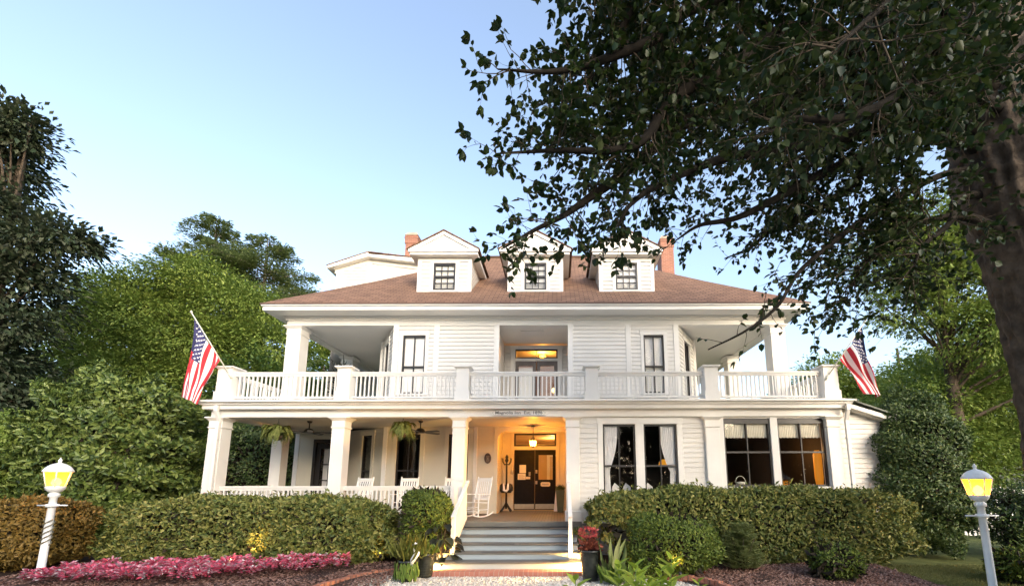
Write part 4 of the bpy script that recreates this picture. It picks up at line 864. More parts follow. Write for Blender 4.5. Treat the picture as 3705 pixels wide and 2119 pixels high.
# flags
def flag(pole0, pole1, hoist0, hoist1, b0, b1, label, seed, fold):
    """hoist0 at the pole tip (union side), hoist1 lower; b0, b1 the fly corners hanging below"""
    o = empty('house_flag', pole0, 0, label, 'flag', 'flags on the balcony corner posts'); p0, p1 = Vector(pole0), Vector(pole1)
    b = MB(); b.tube([p0, p1], .016, 8); b.lathe([(.012, -.02), (.03, 0), (.026, .03), (.01, .05)], p1, 10); b.build('pole', POLE, o)
    b = MB(); d = (p1-p0).normalized(); b.tube([p0-d*.06, p0+d*.10], .03, 8); b.build('bracket', POLE, o)
    h0, h1, q0, q1 = map(Vector, (hoist0, hoist1, b0, b1))
    na, nb = 52, 60; P = []; fc = MB()
    def pos(a, t):
        p = h0.lerp(h1, a).lerp(q0.lerp(q1, a), t)
        e = .02+.10*math.sin(math.pi*min(1, t*1.1+.08))
        f = fold(a, t)
        p.y += e*(math.sin(a*9+2.2*t)*.8+.5*math.sin(a*17-3*t+1)) - .25*math.sin(math.pi*a)*t*.6
        p.x += f+.012*math.sin(a*14+5*t); p.z += -.05*math.sin(math.pi*t)*math.sin(a*6) 
        return p
    for j in range(nb+1):
        for i in range(na+1): P.append(pos(i/na, j/nb))
    k = len(fc.v); fc.v += [tuple(p) for p in P]
    for j in range(nb):
        for i in range(na):
            a = (i+.5)/na; t = (j+.5)/nb; s = int(a*13)
            m = 2 if (a < 7/13 and t < .42) else (0 if s % 2 == 0 else 1)
            fc.f.append([k+j*(na+1)+i, k+j*(na+1)+i+1, k+(j+1)*(na+1)+i+1, k+(j+1)*(na+1)+i]); fc.m.append(m); fc.sm.append(True)
    # fifty stars in offset rows on both faces of the union
    for r_ in range(9):
        for c_ in range(6 if r_ % 2 == 0 else 5):
            a = (r_+1)/10*7/13; t = .42*((c_*2+1+(r_ % 2))/12); q = pos(a, t); du = (pos(a+.02, t)-q); dv = (pos(a, t+.02)-q); nn = du.cross(dv).normalized(); u = du.normalized(); v = nn.cross(u)
            for sgn in (1, -1):
                pts = []
                for z in range(10):
                    g = 2*math.pi*z/10; rr = .030 if z % 2 == 0 else .014; pts.append(q+u*rr*math.cos(g)+v*rr*math.sin(g)+nn*sgn*.004)
                fc.add(pts, [tuple(range(10))], 1)
    fc.build('cloth', [FLAGR, FLAGW, FLAGB], o)
flag((-9.05, 11.10, 4.90), (-10.06, 10.75, 6.62), (-10.0, 10.78, 6.50), (-9.33, 11.0, 5.32), (-10.04, 10.8, 4.26), (-9.64, 10.85, 4.06), 'American flag hanging from the left corner post of the balcony', 1, lambda a, t: .10*t*math.sin(math.pi*a))
flag((7.46, 11.10, 4.82), (8.46, 10.75, 6.35), (8.38, 10.78, 6.20), (7.80, 11.0, 5.30), (8.56, 10.85, 4.22), (8.20, 10.8, 4.30), 'American flag hanging from the right corner post of the balcony', 2, lambda a, t: .14*t*math.sin(math.pi*a))

# lamp posts
PANE = frosted('lamp_pane_amber', (1, .50, .05), .45, .75); BULB = emit('lamp_bulb', (1, .74, .30), 14)
def lamp_post(x, y, z0, zt, label, vine):
    o = empty('lamp_post', (x, y, z0), 0, label, 'lamp post', 'white lamp posts flanking the garden'); h = zt-.72
    b = MB(); b.lathe([(.095, 0), (.095, .05), (.064, .10), (.060, .9), (.058, h-z0-.10), (.088, h-z0-.08), (.088, h-z0-.03), (.06, h-z0), (.06, h-z0+.03)], (x, y, z0), 16); b.build('post', METALW, o)
    b = MB(); b.tube([(x-.31, y, h-.26), (x+.31, y, h-.26)], .014, 8); b.lathe([(.095, -.03), (.095, .03)], (x, y, h-.26), 14); b.build('ladder_bar', METALW, o)
    b = MB(); b.lathe([(.045, .0), (.10, .02), (.135, .06), (.150, .10), (.150, .13)], (x, y, h), 12); b.lathe([(.215, .42), (.228, .435), (.218, .46), (.18, .525), (.115, .58), (.05, .605), (.028, .615), (.022, .64), (.034, .665), (.02, .69), (.008, .72)], (x, y, h), 14)
    for k in range(6):
        a = 2*math.pi*k/6+.26; b.tube([(x+.145*math.cos(a), y+.145*math.sin(a), h+.12), (x+.212*math.cos(a), y+.212*math.sin(a), h+.43)], .010, 5)
    b.build('lantern_frame', METALW, o)
    b = MB()
    for k in range(6):
        a0, a1 = 2*math.pi*k/6+.26, 2*math.pi*(k+1)/6+.26; q = lambda r, a, z: (x+r*math.cos(a), y+r*math.sin(a), h+z); b.quad(q(.138, a0, .13), q(.138, a1, .13), q(.205, a1, .425), q(.205, a0, .425))
    b.build('lantern_glass', PANE, o)
    b = MB(); b.lathe([(.01, .12), (.05, .14), (.078, .20), (.06, .27), (.012, .31)], (x, y, h), 12); b.build('bulb', BULB, o)
    lamp('bulb_light', (x, y, h+.22), (1, .46, .08), 70, .07, o)
    if vine:
        v = MB()
        for s in range(3): v.tube([(x+.075*math.cos(k*.5+s*2), y+.075*math.sin(k*.5+s*2), z0+.75+.024*k) for k in range(22)], .012, 5)
        v.build('wrapped_vine', surf('dry_grey_vine', (.20, .18, .12), .9, .3, 9), o)
    return o
lamp_post(-10.46, 8.70, 0, 2.52, 'white lamp post with lit lantern standing in the pink flowers', True)
lamp_post(8.05, 8.0, -.05, 2.33, 'white lamp post with lit lantern standing by the lawn', False)

# garden spotlights
WARM = (1, .58, .16)
def garden_light(loc, target, energy, ang, label):
    o = empty('garden_light', loc, 0, label, 'garden light', 'small landscape lights'); p = Vector(loc); d = (Vector(target)-p).normalized()
    b = MB(); b.tube([p-Vector((0, 0, .14)), p-d*.02], .010, 6); b.tube([p-d*.07, p], [.032, .036], 10); b.build('housing', BLACKM, o)
    b = MB(); b.tube([p-d*.004, p+d*.002], .031, 10); b.build('lens', emit('warm_lens', WARM, 8), o)
    spot('beam', p+d*.012, target, WARM, energy, ang, o)
garden_light((-7.15, 9.32, .32), (-6.7, 10.2, .95), 70, 55, 'landscape light among the pink flowers shining on the left hedge')
garden_light((-3.32, 9.5, .30), (-3.1, 9.0, 1.3), 60, 80, 'landscape light behind the left pots shining on the yellow plant')
garden_light((-3.02, 9.38, .17), (-2.0, 9.62, .22), 160, 110, 'landscape light at the left end of the bottom step')
garden_light((.78, 9.36, .18), (-.4, 9.66, .26), 420, 110, 'landscape light at the right end of the bottom step')
garden_light((-4.15, 10.0, .32), (-4.5, 10.4, .6), 20, 80, 'landscape light at the right end of the left hedge')
garden_light((2.4, 8.45, .25), (2.3, 9.2, 1.2), 14, 80, 'landscape light in front of the round shrub')

# ------------------------------------------------------------------ plants
HEDGE = leafm('hedge_leaf', [(0.059, 0.093, 0.026), (0.133, 0.164, 0.041), (0.222, 0.232, 0.057), (0.339, 0.315, 0.099)], .45, .2)
HEDGEB = leafm('olive_hedge_leaf', [(0.109, 0.078, 0.018), (0.220, 0.140, 0.031), (0.293, 0.186, 0.047)], .5, .2)
SHRUB = leafm('shrub_leaf', [(0.059, 0.098, 0.020), (0.121, 0.172, 0.028), (0.205, 0.244, 0.043)], .45, .25)
PALE = leafm('pale_shrub_leaf', [(0.167, 0.214, 0.069), (0.273, 0.323, 0.117), (0.370, 0.390, 0.167)], .5, .3)
CAMEL = leafm('camellia_leaf', [(0.044, 0.075, 0.023), (0.086, 0.133, 0.030), (0.159, 0.208, 0.046), (0.237, 0.285, 0.084)], .35, .2)
HOLLY = leafm('holly_leaf', [(0.027, 0.053, 0.016), (0.051, 0.091, 0.025), (0.095, 0.136, 0.039), (0.160, 0.200, 0.069)], .38, .15)
OAK = leafm('broadleaf_green', [(0.038, 0.080, 0.019), (0.077, 0.133, 0.030), (0.128, 0.186, 0.042)], .5, .3)
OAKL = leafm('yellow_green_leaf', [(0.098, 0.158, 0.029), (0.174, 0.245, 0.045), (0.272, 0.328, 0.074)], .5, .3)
DARKT = leafm('dark_bronze_leaf', [(0.025, 0.043, 0.022), (0.051, 0.069, 0.034), (0.089, 0.098, 0.063)], .5, .2)
CYP = leafm('cypress_spray', [(0.105, 0.149, 0.054), (0.184, 0.238, 0.077), (0.283, 0.327, 0.133)], .6, .3)
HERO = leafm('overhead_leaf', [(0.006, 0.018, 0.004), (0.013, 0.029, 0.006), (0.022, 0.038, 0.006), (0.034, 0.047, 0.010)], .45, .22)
TWIGD = leafm('inner_twig', [(.022, .018, .012), (.04, .03, .02)], .9, 0)
def hedge(name, cx, cy, hx, hy, z0, z1, n, mat, label, cat='hedge', leaf=.075, seed=0, power=3.2, wob=.07, lean=0, notch=None, group=None, slope=None, outw=.7):
    """clipped shape: leaves in a shell under a rounded box, dark twigs inside"""
    rg = np.random.default_rng(seed); o = empty(name, (cx, cy, z0), 0, label, cat, group)
    hz = (z1-z0)/2; c = np.array([cx, cy, z0+hz]); h = np.array([hx, hy, hz])
    # sample surface of a superellipsoid by area-ish rejection on a box of the same proportions
    A = np.array([hy*hz, hx*hz, hx*hy]); f = rg.choice(3, n, p=A/A.sum()); s = rg.choice([-1, 1], n); q = rg.uniform(-1, 1, (n, 3)); q[np.arange(n), f] = s
    r = (np.abs(q)**power).sum(1)**(-1/power); p = q*r[:, None]
    g = np.sign(p)*np.abs(p)**(power-1)/h; g /= np.linalg.norm(g, axis=1, keepdims=True)
    w_ = 1+wob*(np.sin(p[:, 0]*hx*4.3+seed)*np.sin(p[:, 1]*hy*5.1+2)+np.sin(p[:, 2]*hz*6.3+p[:, 0]*hx*2.7))
    dep = rg.exponential(.075 if wob < .1 else .18, n); P = c+p*h*w_[:, None]-g*dep[:, None]
    if slope: P[:, 2] = z0+(P[:, 2]-z0)*slope(P[:, 0])
    st_ = rg.uniform(size=n) < .035; P[st_] += (g[st_]*.5+np.array([0, 0, .5]))*rg.uniform(.02, leaf*1.5, (st_.sum(), 1))
    keep = P[:, 2] > z0-.02
    if notch: keep &= ~notch(P)
    P, g = P[keep], g[keep]; m = len(P)
    D = g*rg.uniform(.2, 1.0, (m, 1))*outw+rnd_dirs(rg, m)*.8+np.array([0, 0, .25]); N = g+rnd_dirs(rg, m)*.5
    L = leaf*rg.uniform(.6, 1.25, m)
    leaves('foliage', P, D, N, L, L*.46, mat, o, fold=.18, curl=.2)
    k = m//7; P2 = c+p[keep][:k]*h*rg.uniform(.25, .86, (k, 1))
    if slope: P2[:, 2] = z0+(P2[:, 2]-z0)*slope(P2[:, 0])
    leaves('twig', P2, rnd_dirs(rg, k), rnd_dirs(rg, k), .24, .10, TWIGD, o)
    return o
hedge('hedge', -7.35, 10.42, 3.45, .62, .12, 1.60, 44000, HEDGE, 'long clipped green hedge in front of the left porch, behind the pink flowers', leaf=.115, seed=1, power=6, wob=.05, slope=lambda x: np.where(x < -9.3, 1-.16*np.clip((-9.3-x)/1.4, 0, 1)**1.5, 1)*np.where(x > -5.2, 1-.20*np.clip((x+5.2)/1.3, 0, 1)**1.5, 1))
hedge('hedge', 4.62, 10.42, 3.92, .60, .12, 1.80, 52000, HEDGE, 'long clipped green hedge under the dining room windows on the right', leaf=.115, seed=2, power=6, wob=.05, slope=lambda x: np.where(x < 2.2, 1-.17*np.clip((2.2-x)/1.5, 0, 1)**1.6, 1)*np.where(x > 7.0, 1-.16*np.clip((x-7.0)/1.6, 0, 1)**1.5, 1), notch=lambda P: (P[:, 0] < 2.1) & (P[:, 2] < 1.0+.0*P[:, 0]) & (np.sin(P[:, 0]*9)*np.sin(P[:, 2]*11) > -.35))
hedge('hedge', -12.9, 9.6, 2.0, .8, .1, 1.62, 26000, HEDGEB, 'low olive brown hedge behind the left lamp post', leaf=.10, seed=3, power=3.2)
hedge('round_shrub', 2.42, 9.15, .98, .62, .06, 1.30, 17000, SHRUB, 'rounded yellow green shrub in front of the right hedge', 'shrub', .075, 4, 2.4, .07)
hedge('topiary_shrub', -3.12, 10.05, .55, .5, .68, 1.86, 11000, SHRUB, 'rounded green shrub growing beside the steps, behind the left pots', 'shrub', .07, 5, 2.5, .08)
hedge('understory_shrub', -3.25, 10.1, .52, .45, .08, 1.25, 8000, SHRUB, 'loose green shrub below the rounded shrub by the steps', 'shrub', .085, 6, 2.2, .12)
hedge('low_shrub', 5.60, 8.72, .50, .38, .03, .66, 5200, SHRUB, 'small low green shrub at the front edge of the right mulch bed', 'shrub', .07, 7, 2.2, .12)
hedge('side_shrub', 9.6, 8.6, .95, .5, -.02, .62, 9000, SHRUB, 'low green shrub at the foot of the right lamp post', 'shrub', .08, 8, 2.4, .12)
hedge('holly_bush', 9.95, 11.7, 1.36, 1.2, .05, 4.45, 52000, HOLLY, 'tall dense dark holly bush beside the right end wall of the house', 'bush', .10, 9, 2.15, .10)
hedge('camellia_bush', -14.6, 13.6, 2.35, 1.6, .05, 5.5, 52000, CAMEL, 'tall glossy green camellia bush behind the left lamp post', 'bush', .19, 10, 2.2, .17)
hedge('wild_bush', -19.5, 13.8, 3.2, 2.0, .0, 3.9, 30000, OAKL, 'broad pale green bush at the far left edge behind the low hedge', 'bush', .18, 11, 2.3, .18)
hedge('dark_bush', -11.3, 16.2, 1.9, 1.4, 0, 4.6, 26000, HOLLY, 'dark bush growing against the left end of the porch', 'bush', .13, 12, 2.3, .14)
hedge('garden_bush', 13.6, 11.2, 2.2, 1.4, 0, 1.9, 16000, HOLLY, 'dark low bush behind the right lamp post', 'bush', .10, 13, 2.4, .12)
# feathery pale shrub
def plume_shrub(cx, cy, z0, rx, h, n, label, seed):
    rg = np.random.default_rng(seed); P, D, N, L = [], [], [], []
    for k in range(n):
        a = rg.uniform(0, 2*math.pi); e = rg.uniform(0, 1); tip = np.array([rx*math.cos(a)*math.sqrt(1-e*e*.8)*rg.uniform(.5, 1.05), rx*.8*math.sin(a)*math.sqrt(1-e*e*.8)*rg.uniform(.5, 1.05), h*(.15+.85*e)])
        ax = np.array([math.cos(a), math.sin(a), .35]); s = np.array([-math.sin(a), math.cos(a), 0])
        for i in range(16):
            t = i/15; p = tip-ax*.22*(1-t); 
            for q in (-1, 1): P.append(np.array([cx, cy, z0])+p); D.append(ax*.7+s*q*.9+rnd_dirs(rg, 1)[0]*.2); N.append(np.array([0, 0, 1])+rnd_dirs(rg, 1)[0]*.3); L.append(.075*(1-.55*t))
    o = empty('feathery_shrub', (cx, cy, z0), 0, label, 'shrub'); leaves('foliage', P, np.array(D), np.array(N), np.array(L), np.array(L)*.30, PALE, o)
    b = MB()
    for k in range(7): a = k*.9; b.tube([(cx, cy, z0), (cx+.15*math.cos(a), cy+.12*math.sin(a), z0+h*.35), (cx+rx*.6*math.cos(a), cy+rx*.5*math.sin(a), z0+h*.7)], [.012, .009, .004], 5)
    b.build('stem', TWIG, o)
plume_shrub(4.02, 9.3, .06, .50, 1.06, 420, 'pale feathery shrub between the rounded shrub and the mulch', 20)

# --- trees with clumped crowns
def tree(name, base, h, tr, blobs, nleaf, leaf, mat, label, seed, csize=.5, bark=None, group=None, flat=.6, ratio=.5, limbs=14, per=60, droop=.2, lean=(0, 0)):
    rg = np.random.default_rng(seed); o = empty(name, base, 0, label, 'tree', group); bx, by, bz = base
    b = MB(); k = 7; b.tube([(bx+lean[0]*t+.08*tr*math.sin(5*t+seed), by+lean[1]*t, bz-.1+h*t) for t in [i/k for i in range(k+1)]], [tr*(1.25-.25*min(1, i*2))*(1-.8*i/k) for i in range(k+1)], 10); b.build('trunk', bark or BARK, o)
    vol = np.array([b_[3]*b_[4]*b_[5] for b_ in blobs])**(2/3.); nc = max(1, nleaf//per)
    bi = rg.choice(len(blobs), nc, p=vol/vol.sum()); B = np.array(blobs)[bi]
    d = rnd_dirs(rg, nc); d[:, 2] = np.where(rg.uniform(size=nc) < .3, np.abs(d[:, 2]), d[:, 2])
    rad = rg.uniform(.45, 1.0, nc)**.6*(1+.10*rg.normal(size=nc)); Cn = B[:, :3]+d*B[:, 3:6]*rad[:, None]
    cs = csize*rg.uniform(.55, 1.35, nc)
    ci = np.repeat(np.arange(nc), per); m = len(ci)
    off = rg.normal(size=(m, 3))*np.array([1, 1, flat])*.5; P = Cn[ci]+off*cs[ci][:, None]; P[:, 2] -= droop*cs[ci]*(off[:, 0]**2+off[:, 1]**2)
    out = d[ci]*.6+off*.9; D = out+rnd_dirs(rg, m)*.6+np.array([0, 0, -.15]); N = np.array([0, 0, 1.])+d[ci]*.4+rnd_dirs(rg, m)*.55
    L = leaf*rg.uniform(.6, 1.3, m); leaves('crown', P, D, N, L, L*ratio, mat, o, fold=.15, curl=.2)
    q = MB(); sel = rg.choice(nc, min(nc, limbs*3), replace=False)
    for s in sel:
        e = Vector(Cn[s]); t = min(.92, max(.22, (e.z-bz)/h*.75)); a = Vector((bx+lean[0]*t, by+lean[1]*t, bz+h*t)); mid = a.lerp(e, .5)+Vector((0, 0, .08*(e-a).length))
        r0 = tr*.34*(1-.7*t); q.tube([a, mid, e], [r0, r0*.55, r0*.15], 6, cap=False)
    q.build('branch', bark or BARK, o); return o
TG = 'trees standing left of the house'
tree('dark_tree', (-22.5, 15.5, 0), 17.5, .42, [(-24.2, 15, 15.4, 2.0, 2.0, 2.0), (-23.2, 15, 12.2, 2.5, 2.2, 1.6), (-20.4, 15, 11.4, 2.4, 1.0, .6), (-22.9, 15, 9.6, 3.2, 2.4, 1.5), (-22.6, 15, 6.2, 2.8, 2.2, 1.8), (-22.2, 14.8, 16.4, 1.5, .9, .5), (-21.5, 14.6, 7.9, 2.0, 1.4, .7)], 34000, .25, DARKT, 'tall dark bronze leaved tree at the left edge', 31, .75, group=TG, per=70)
tree('broad_tree', (-23.5, 25, 0), 15, .45, [(-26.8, 24, 13.6, 2.6, 2, 1.3), (-29.2, 24.5, 11.6, 2.4, 2, 1.5), (-22.3, 24, 14.4, 2.4, 2, 1.3), (-19.8, 24, 12.6, 2.8, 2.2, 1.5), (-24.6, 23.4, 11.6, 3.0, 2.2, 1.5), (-21.4, 23.2, 10.0, 2.8, 2.2, 1.4), (-17.6, 24.2, 10.2, 2.2, 2, 1.5), (-27.6, 23.4, 9.0, 2.8, 2.2, 1.4), (-24.2, 22.8, 8.0, 3.2, 2.2, 1.4), (-19.6, 23, 7.6, 3.0, 2.2, 1.5), (-16.6, 24, 7.6, 2.2, 2, 1.5), (-22.5, 22.4, 5.4, 3.6, 2, 1.6), (-18.4, 22.8, 4.8, 3.2, 2, 1.8), (-27, 22.6, 5.6, 3.0, 2, 1.7)], 115000, .20, OAKL, 'broad green tree filling the space left of the flag', 32, .95, group=TG, per=60, flat=.42, droop=.32, limbs=22)
tree('dark_oak', (-14, 24, 0), 9, .35, [(-16, 22.5, 5.5, 3.6, 2.5, 3.4), (-12.5, 23, 5.0, 2.8, 2.2, 3.4), (-14, 22, 2.5, 4.5, 2, 2.2), (-19, 21, 3.2, 3.4, 2.2, 3.0)], 42000, .24, OAK, 'dark green tree seen through the left porch columns', 33, .8, group=TG, per=70)
def tier_tree(base, h, tr, tiers, label, seed, mat, name='cypress_tree'):
    """open conifer: flat feathery sprays along near horizontal limbs"""
    rg = np.random.default_rng(seed); o = empty(name, base, 0, label, 'tree', TG if base[0] < 0 else 'trees beyond the right of the house'); bx, by, bz = base
    b = MB(); b.tube([(bx+.2*math.sin(t*4), by, bz+h*t) for t in [i/8 for i in range(9)]], [tr*(1-.93*i/8) for i in range(9)], 8); b.build('trunk', BARKL, o)
    q = MB(); P, D, N, L = [], [], [], []
    for z, r, nb in tiers:
        for k in range(nb):
            a = rg.uniform(0, 2*math.pi); rr = r*rg.uniform(.55, 1.15); u = np.array([math.cos(a), math.sin(a), rg.uniform(-.08, .22)]); s0 = np.array([bx, by, z+rg.normal()*.35])
            q.tube([s0, s0+u*rr*.5+np.array([0, 0, .10]), s0+u*rr], [.05, .03, .012], 5, cap=False)
            m = int(300*rr/2.5)+20; t = rg.uniform(.22, 1.05, m); w_ = rg.normal(size=m)*.24*rr*(1.1-t*.6); sd_ = np.array([-u[1], u[0], 0])
            p = s0+u*(t*rr)[:, None]+sd_*w_[:, None]+np.c_[np.zeros(m), np.zeros(m), rg.normal(size=m)*.10-.05*np.abs(w_)]
            P.append(p); D.append(u+sd_*np.sign(w_)[:, None]*.7+rnd_dirs(rg, m)*.4); N.append(np.tile([0, 0, 1.], (m, 1))+rnd_dirs(rg, m)*.5); L.append(rg.uniform(.16, .34, m))
    q.build('branch', BARKL, o); L = np.concatenate(L); leaves('crown', np.concatenate(P), np.concatenate(D), np.concatenate(N), L, L*.34, mat, o); return o
tier_tree((-29.6, 33, 0), 24.4, .5, [(11.5, 4.5, 10), (13.5, 4.5, 10), (15.5, 4.2, 10), (17, 4.6, 13), (18.6, 4.2, 12), (20, 3.7, 11), (21.3, 3.0, 10), (22.6, 2.4, 8), (23.6, 1.8, 7), (24.3, 1.0, 5)], 'taller wispy cypress rising behind the broad tree', 41, CYP)
tier_tree((-24.2, 32, 0), 22.2, .45, [(9, 5.2, 10), (10.5, 5.4, 9), (12, 5.0, 9), (13.5, 4.6, 9), (15, 5.4, 13), (16.4, 5.0, 13), (17.6, 4.4, 12), (18.8, 4.0, 11), (19.8, 3.4, 10), (20.8, 2.6, 9), (21.7, 1.6, 6)], 'wispy cypress standing between the taller cypress and the roof', 42, CYP)
tier_tree((-33.5, 30, 0), 17.4, .4, [(9, 4.5, 10), (11, 4.5, 10), (13, 4.2, 10), (14.6, 3.8, 9), (16, 3, 8), (17, 1.8, 6)], 'lower wispy cypress between the dark tree and the broad tree', 43, CYP)
tree('far_tree', (-19, 34, 0), 13, .35, [(-20.5, 34, 14.2, 2.2, 2, 1.6), (-18.5, 34, 10.5, 3.4, 2.5, 3.4), (-16, 33, 6.0, 4.5, 2.5, 3.4), (-20.5, 34, 6, 3.5, 2.4, 3.4)], 18000, .32, OAKL, 'distant green tree showing behind the left upper column', 44, 1.0, group=TG, per=60)
tree('edge_tree', (-28, 19, 0), 10, .4, [(-28, 18, 5.5, 4.4, 2.5, 3.4), (-24.5, 17.5, 3.4, 3.4, 2.2, 2.8)], 26000, .22, OAK, 'mid green tree low at the left edge under the dark tree', 45, .8, group=TG, per=60)
RG_ = 'trees beyond the right of the house'
tree('round_tree', (27, 41, 0), 14.6, .5, [(26.8, 40, 10.6, 3.6, 3, 3.4), (29.5, 40, 9.0, 4.0, 3, 3.4), (27, 39, 5, 5, 3, 3.6)], 26000, .34, OAKL, 'distant rounded tree just right of the right upper column', 51, 1.2, group=RG_, per=60)
tree('far_oak', (36, 42, 0), 16, .5, [(34.5, 41, 9.0, 5, 3, 4.0), (40, 40, 10, 6, 3, 5), (33, 40, 5, 5, 3, 4), (47, 40, 9, 6, 3, 6)], 30000, .36, OAKL, 'distant green trees crown behind the right flag', 52, 1.2, group=RG_, per=60)
tree('sunlit_tree', (18.2, 18.5, 0), 14, .35, [(15.6, 17.5, 11.9, 2.3, 1.8, 1.6), (17.5, 17.5, 13.4, 3, 2, 1.6), (19.5, 17.5, 10.8, 3.2, 2, 1.8), (15.4, 17, 9.6, 1.7, 1.4, 1.1), (18.3, 17, 8.6, 2.6, 1.8, 1.3), (21, 17.5, 13, 3, 2, 2.4), (21.5, 17, 8, 2.6, 2, 2.2), (16.8, 16.8, 11.0, 1.6, 1.2, 1.0)], 52000, .17, OAKL, 'yellow green leafy tree behind the trunk on the right', 53, .6, group=RG_, per=60, limbs=20)
tree('back_tree', (20, 21, 0), 9, .35, [(18.5, 20, 5.6, 3.2, 2.2, 2.4), (22.5, 20, 6, 3.8, 2.4, 3.2), (17.2, 19, 3.0, 2.6, 1.8, 2.6), (21, 19, 2.6, 4, 2, 2.4), (25.5, 20, 4, 3.6, 2.2, 3.6)], 60000, .17, OAKL, 'green tree filling the gap between holly bush and trunk', 54, .7, group=RG_, per=60)  # lighter leaf material stands in for light on this shaded tree
tree('yard_tree', (28, 29, 0), 13, .4, [(26, 28, 7.6, 4.0, 2.4, 3.6), (31, 28, 9, 4.6, 2.6, 5), (23.5, 27, 4.2, 3.4, 2.4, 3.2)], 34000, .26, OAKL, 'lighter green tree further back beyond the right flag', 55, .9, group=RG_, per=60)

# --- the big overhanging tree: trunk at the right, limbs reaching left over the lawn
LIMBS = {
 'A': [(7.50, 6.4, 8.3), (6.17, 6.2, 8.88), (4.79, 5.8, 9.05), (3.57, 5.4, 8.88), (2.62, 5.1, 7.95), (1.92, 4.9, 7.42), (1.4, 4.7, 6.81), (1.13, 4.6, 6.28), (0.68, 4.5, 6.02), (-0.0, 4.4, 5.93), (-0.70, 4.3, 5.80)],
 'B': [(7.60, 6.5, 8.0), (6.42, 6.3, 8.54), (5.01, 6.1, 8.77), (4.14, 5.9, 8.41), (3.26, 5.7, 7.78), (1.97, 5.4, 7.31), (1.17, 5.2, 6.48), (0.74, 5.0, 5.98), (0.43, 4.9, 5.68), (0.11, 4.8, 5.37), (-0.29, 4.7, 5.08), (-0.67, 4.6, 4.77)],
 'C': [(7.90, 6.5, 7.4), (6.81, 6.4, 7.27), (5.67, 6.2, 6.65), (4.76, 6.0, 6.02), (4.07, 5.8, 5.48), (3.56, 5.7, 5.03), (3.11, 5.5, 4.44), (2.59, 5.4, 4.04), (2.02, 5.3, 3.74)],
 'D': [(7.80, 6.4, 9.6), (6.18, 6.0, 10.3), (4.13, 5.4, 10.72), (2.11, 4.9, 9.74), (1.42, 4.7, 9.0), (1.03, 4.6, 8.25), (0.71, 4.5, 7.51), (0.41, 4.4, 6.89)],
 'E': [(7.70, 6.2, 8.6), (5.87, 5.6, 9.03), (3.74, 5.0, 9.18), (2.66, 4.7, 8.67), (1.72, 4.5, 8.08), (1.29, 4.4, 7.54), (0.52, 4.3, 7.06), (-0.05, 4.2, 6.80), (-0.68, 4.1, 6.72)],
 'F': [(7.80, 6.4, 7.6), (6.54, 6.3, 7.85), (5.18, 6.0, 7.3), (4.2, 5.8, 6.78), (3.46, 5.6, 6.28), (2.6, 5.4, 5.74), (2.01, 5.3, 5.55), (1.62, 5.2, 5.25)],
 'G': [(7.80, 6.4, 7.8), (6.58, 6.2, 8.14), (4.52, 5.4, 7.1), (3.15, 5.0, 6.5), (2.2, 4.8, 6.17), (1.33, 4.6, 5.66), (0.90, 4.5, 5.30), (0.73, 4.5, 5.0)],
 'H': [(8.0, 6.5, 6.0), (6.92, 6.3, 6.34), (6.18, 6.2, 6.24), (5.55, 6.2, 6.0), (5.1, 6.2, 5.6), (4.85, 6.3, 5.2)],
 'I': [(7.80, 6.2, 8.2), (5.55, 5.2, 7.89), (4.03, 4.4, 6.57), (3.1, 4.0, 5.96), (2.48, 3.9, 5.85), (2.1, 3.9, 5.6)],
 'J': [(7.80, 6.2, 9.0), (5.69, 5.0, 8.66), (4.14, 4.0, 7.67), (3.12, 3.4, 6.53), (2.55, 3.2, 5.89)],
 'K': [(3.74, 5.0, 9.18), (2.48, 4.6, 9.18), (1.56, 4.3, 8.72), (0.85, 4.2, 8.34), (.42, 4.2, 8.0), (.2, 4.1, 7.75)],
 'M': [(4.79, 5.8, 9.05), (4.46, 6.2, 9.03), (3.82, 6.6, 9.33), (3.0, 6.8, 9.71), (2.09, 6.9, 9.94)],
 'N': [(5.18, 6.0, 7.3), (4.95, 6.3, 6.91), (4.48, 6.6, 6.67), (3.87, 6.7, 6.45), (3.39, 6.7, 6.05), (2.93, 6.7, 5.85)],
 'O': [(7.90, 6.5, 6.9), (6.91, 6.4, 6.8), (6.36, 6.1, 6.13), (5.57, 5.8, 5.52), (5.32, 5.8, 5.04)],
 'P': [(3.26, 5.7, 7.78), (2.77, 5.9, 8.13), (2.01, 6.0, 8.66), (1.39, 6.0, 8.67), (0.54, 5.9, 8.13), (0.06, 5.8, 7.94)],
}
def spline(pts, n):
    pts = [np.array(p, float) for p in pts]; P = [2*pts[0]-pts[1]]+pts+[2*pts[-1]-pts[-2]]; out = []
    for i in range(1, len(P)-2):
        for k in range(n):
            t = k/n; a, b_, c_, d = P[i-1:i+3]; out.append(.5*((2*b_)+(-a+c_)*t+(2*a-5*b_+4*c_-d)*t*t+(-a+3*b_-3*c_+d)*t**3))
    return out+[pts[-1]]
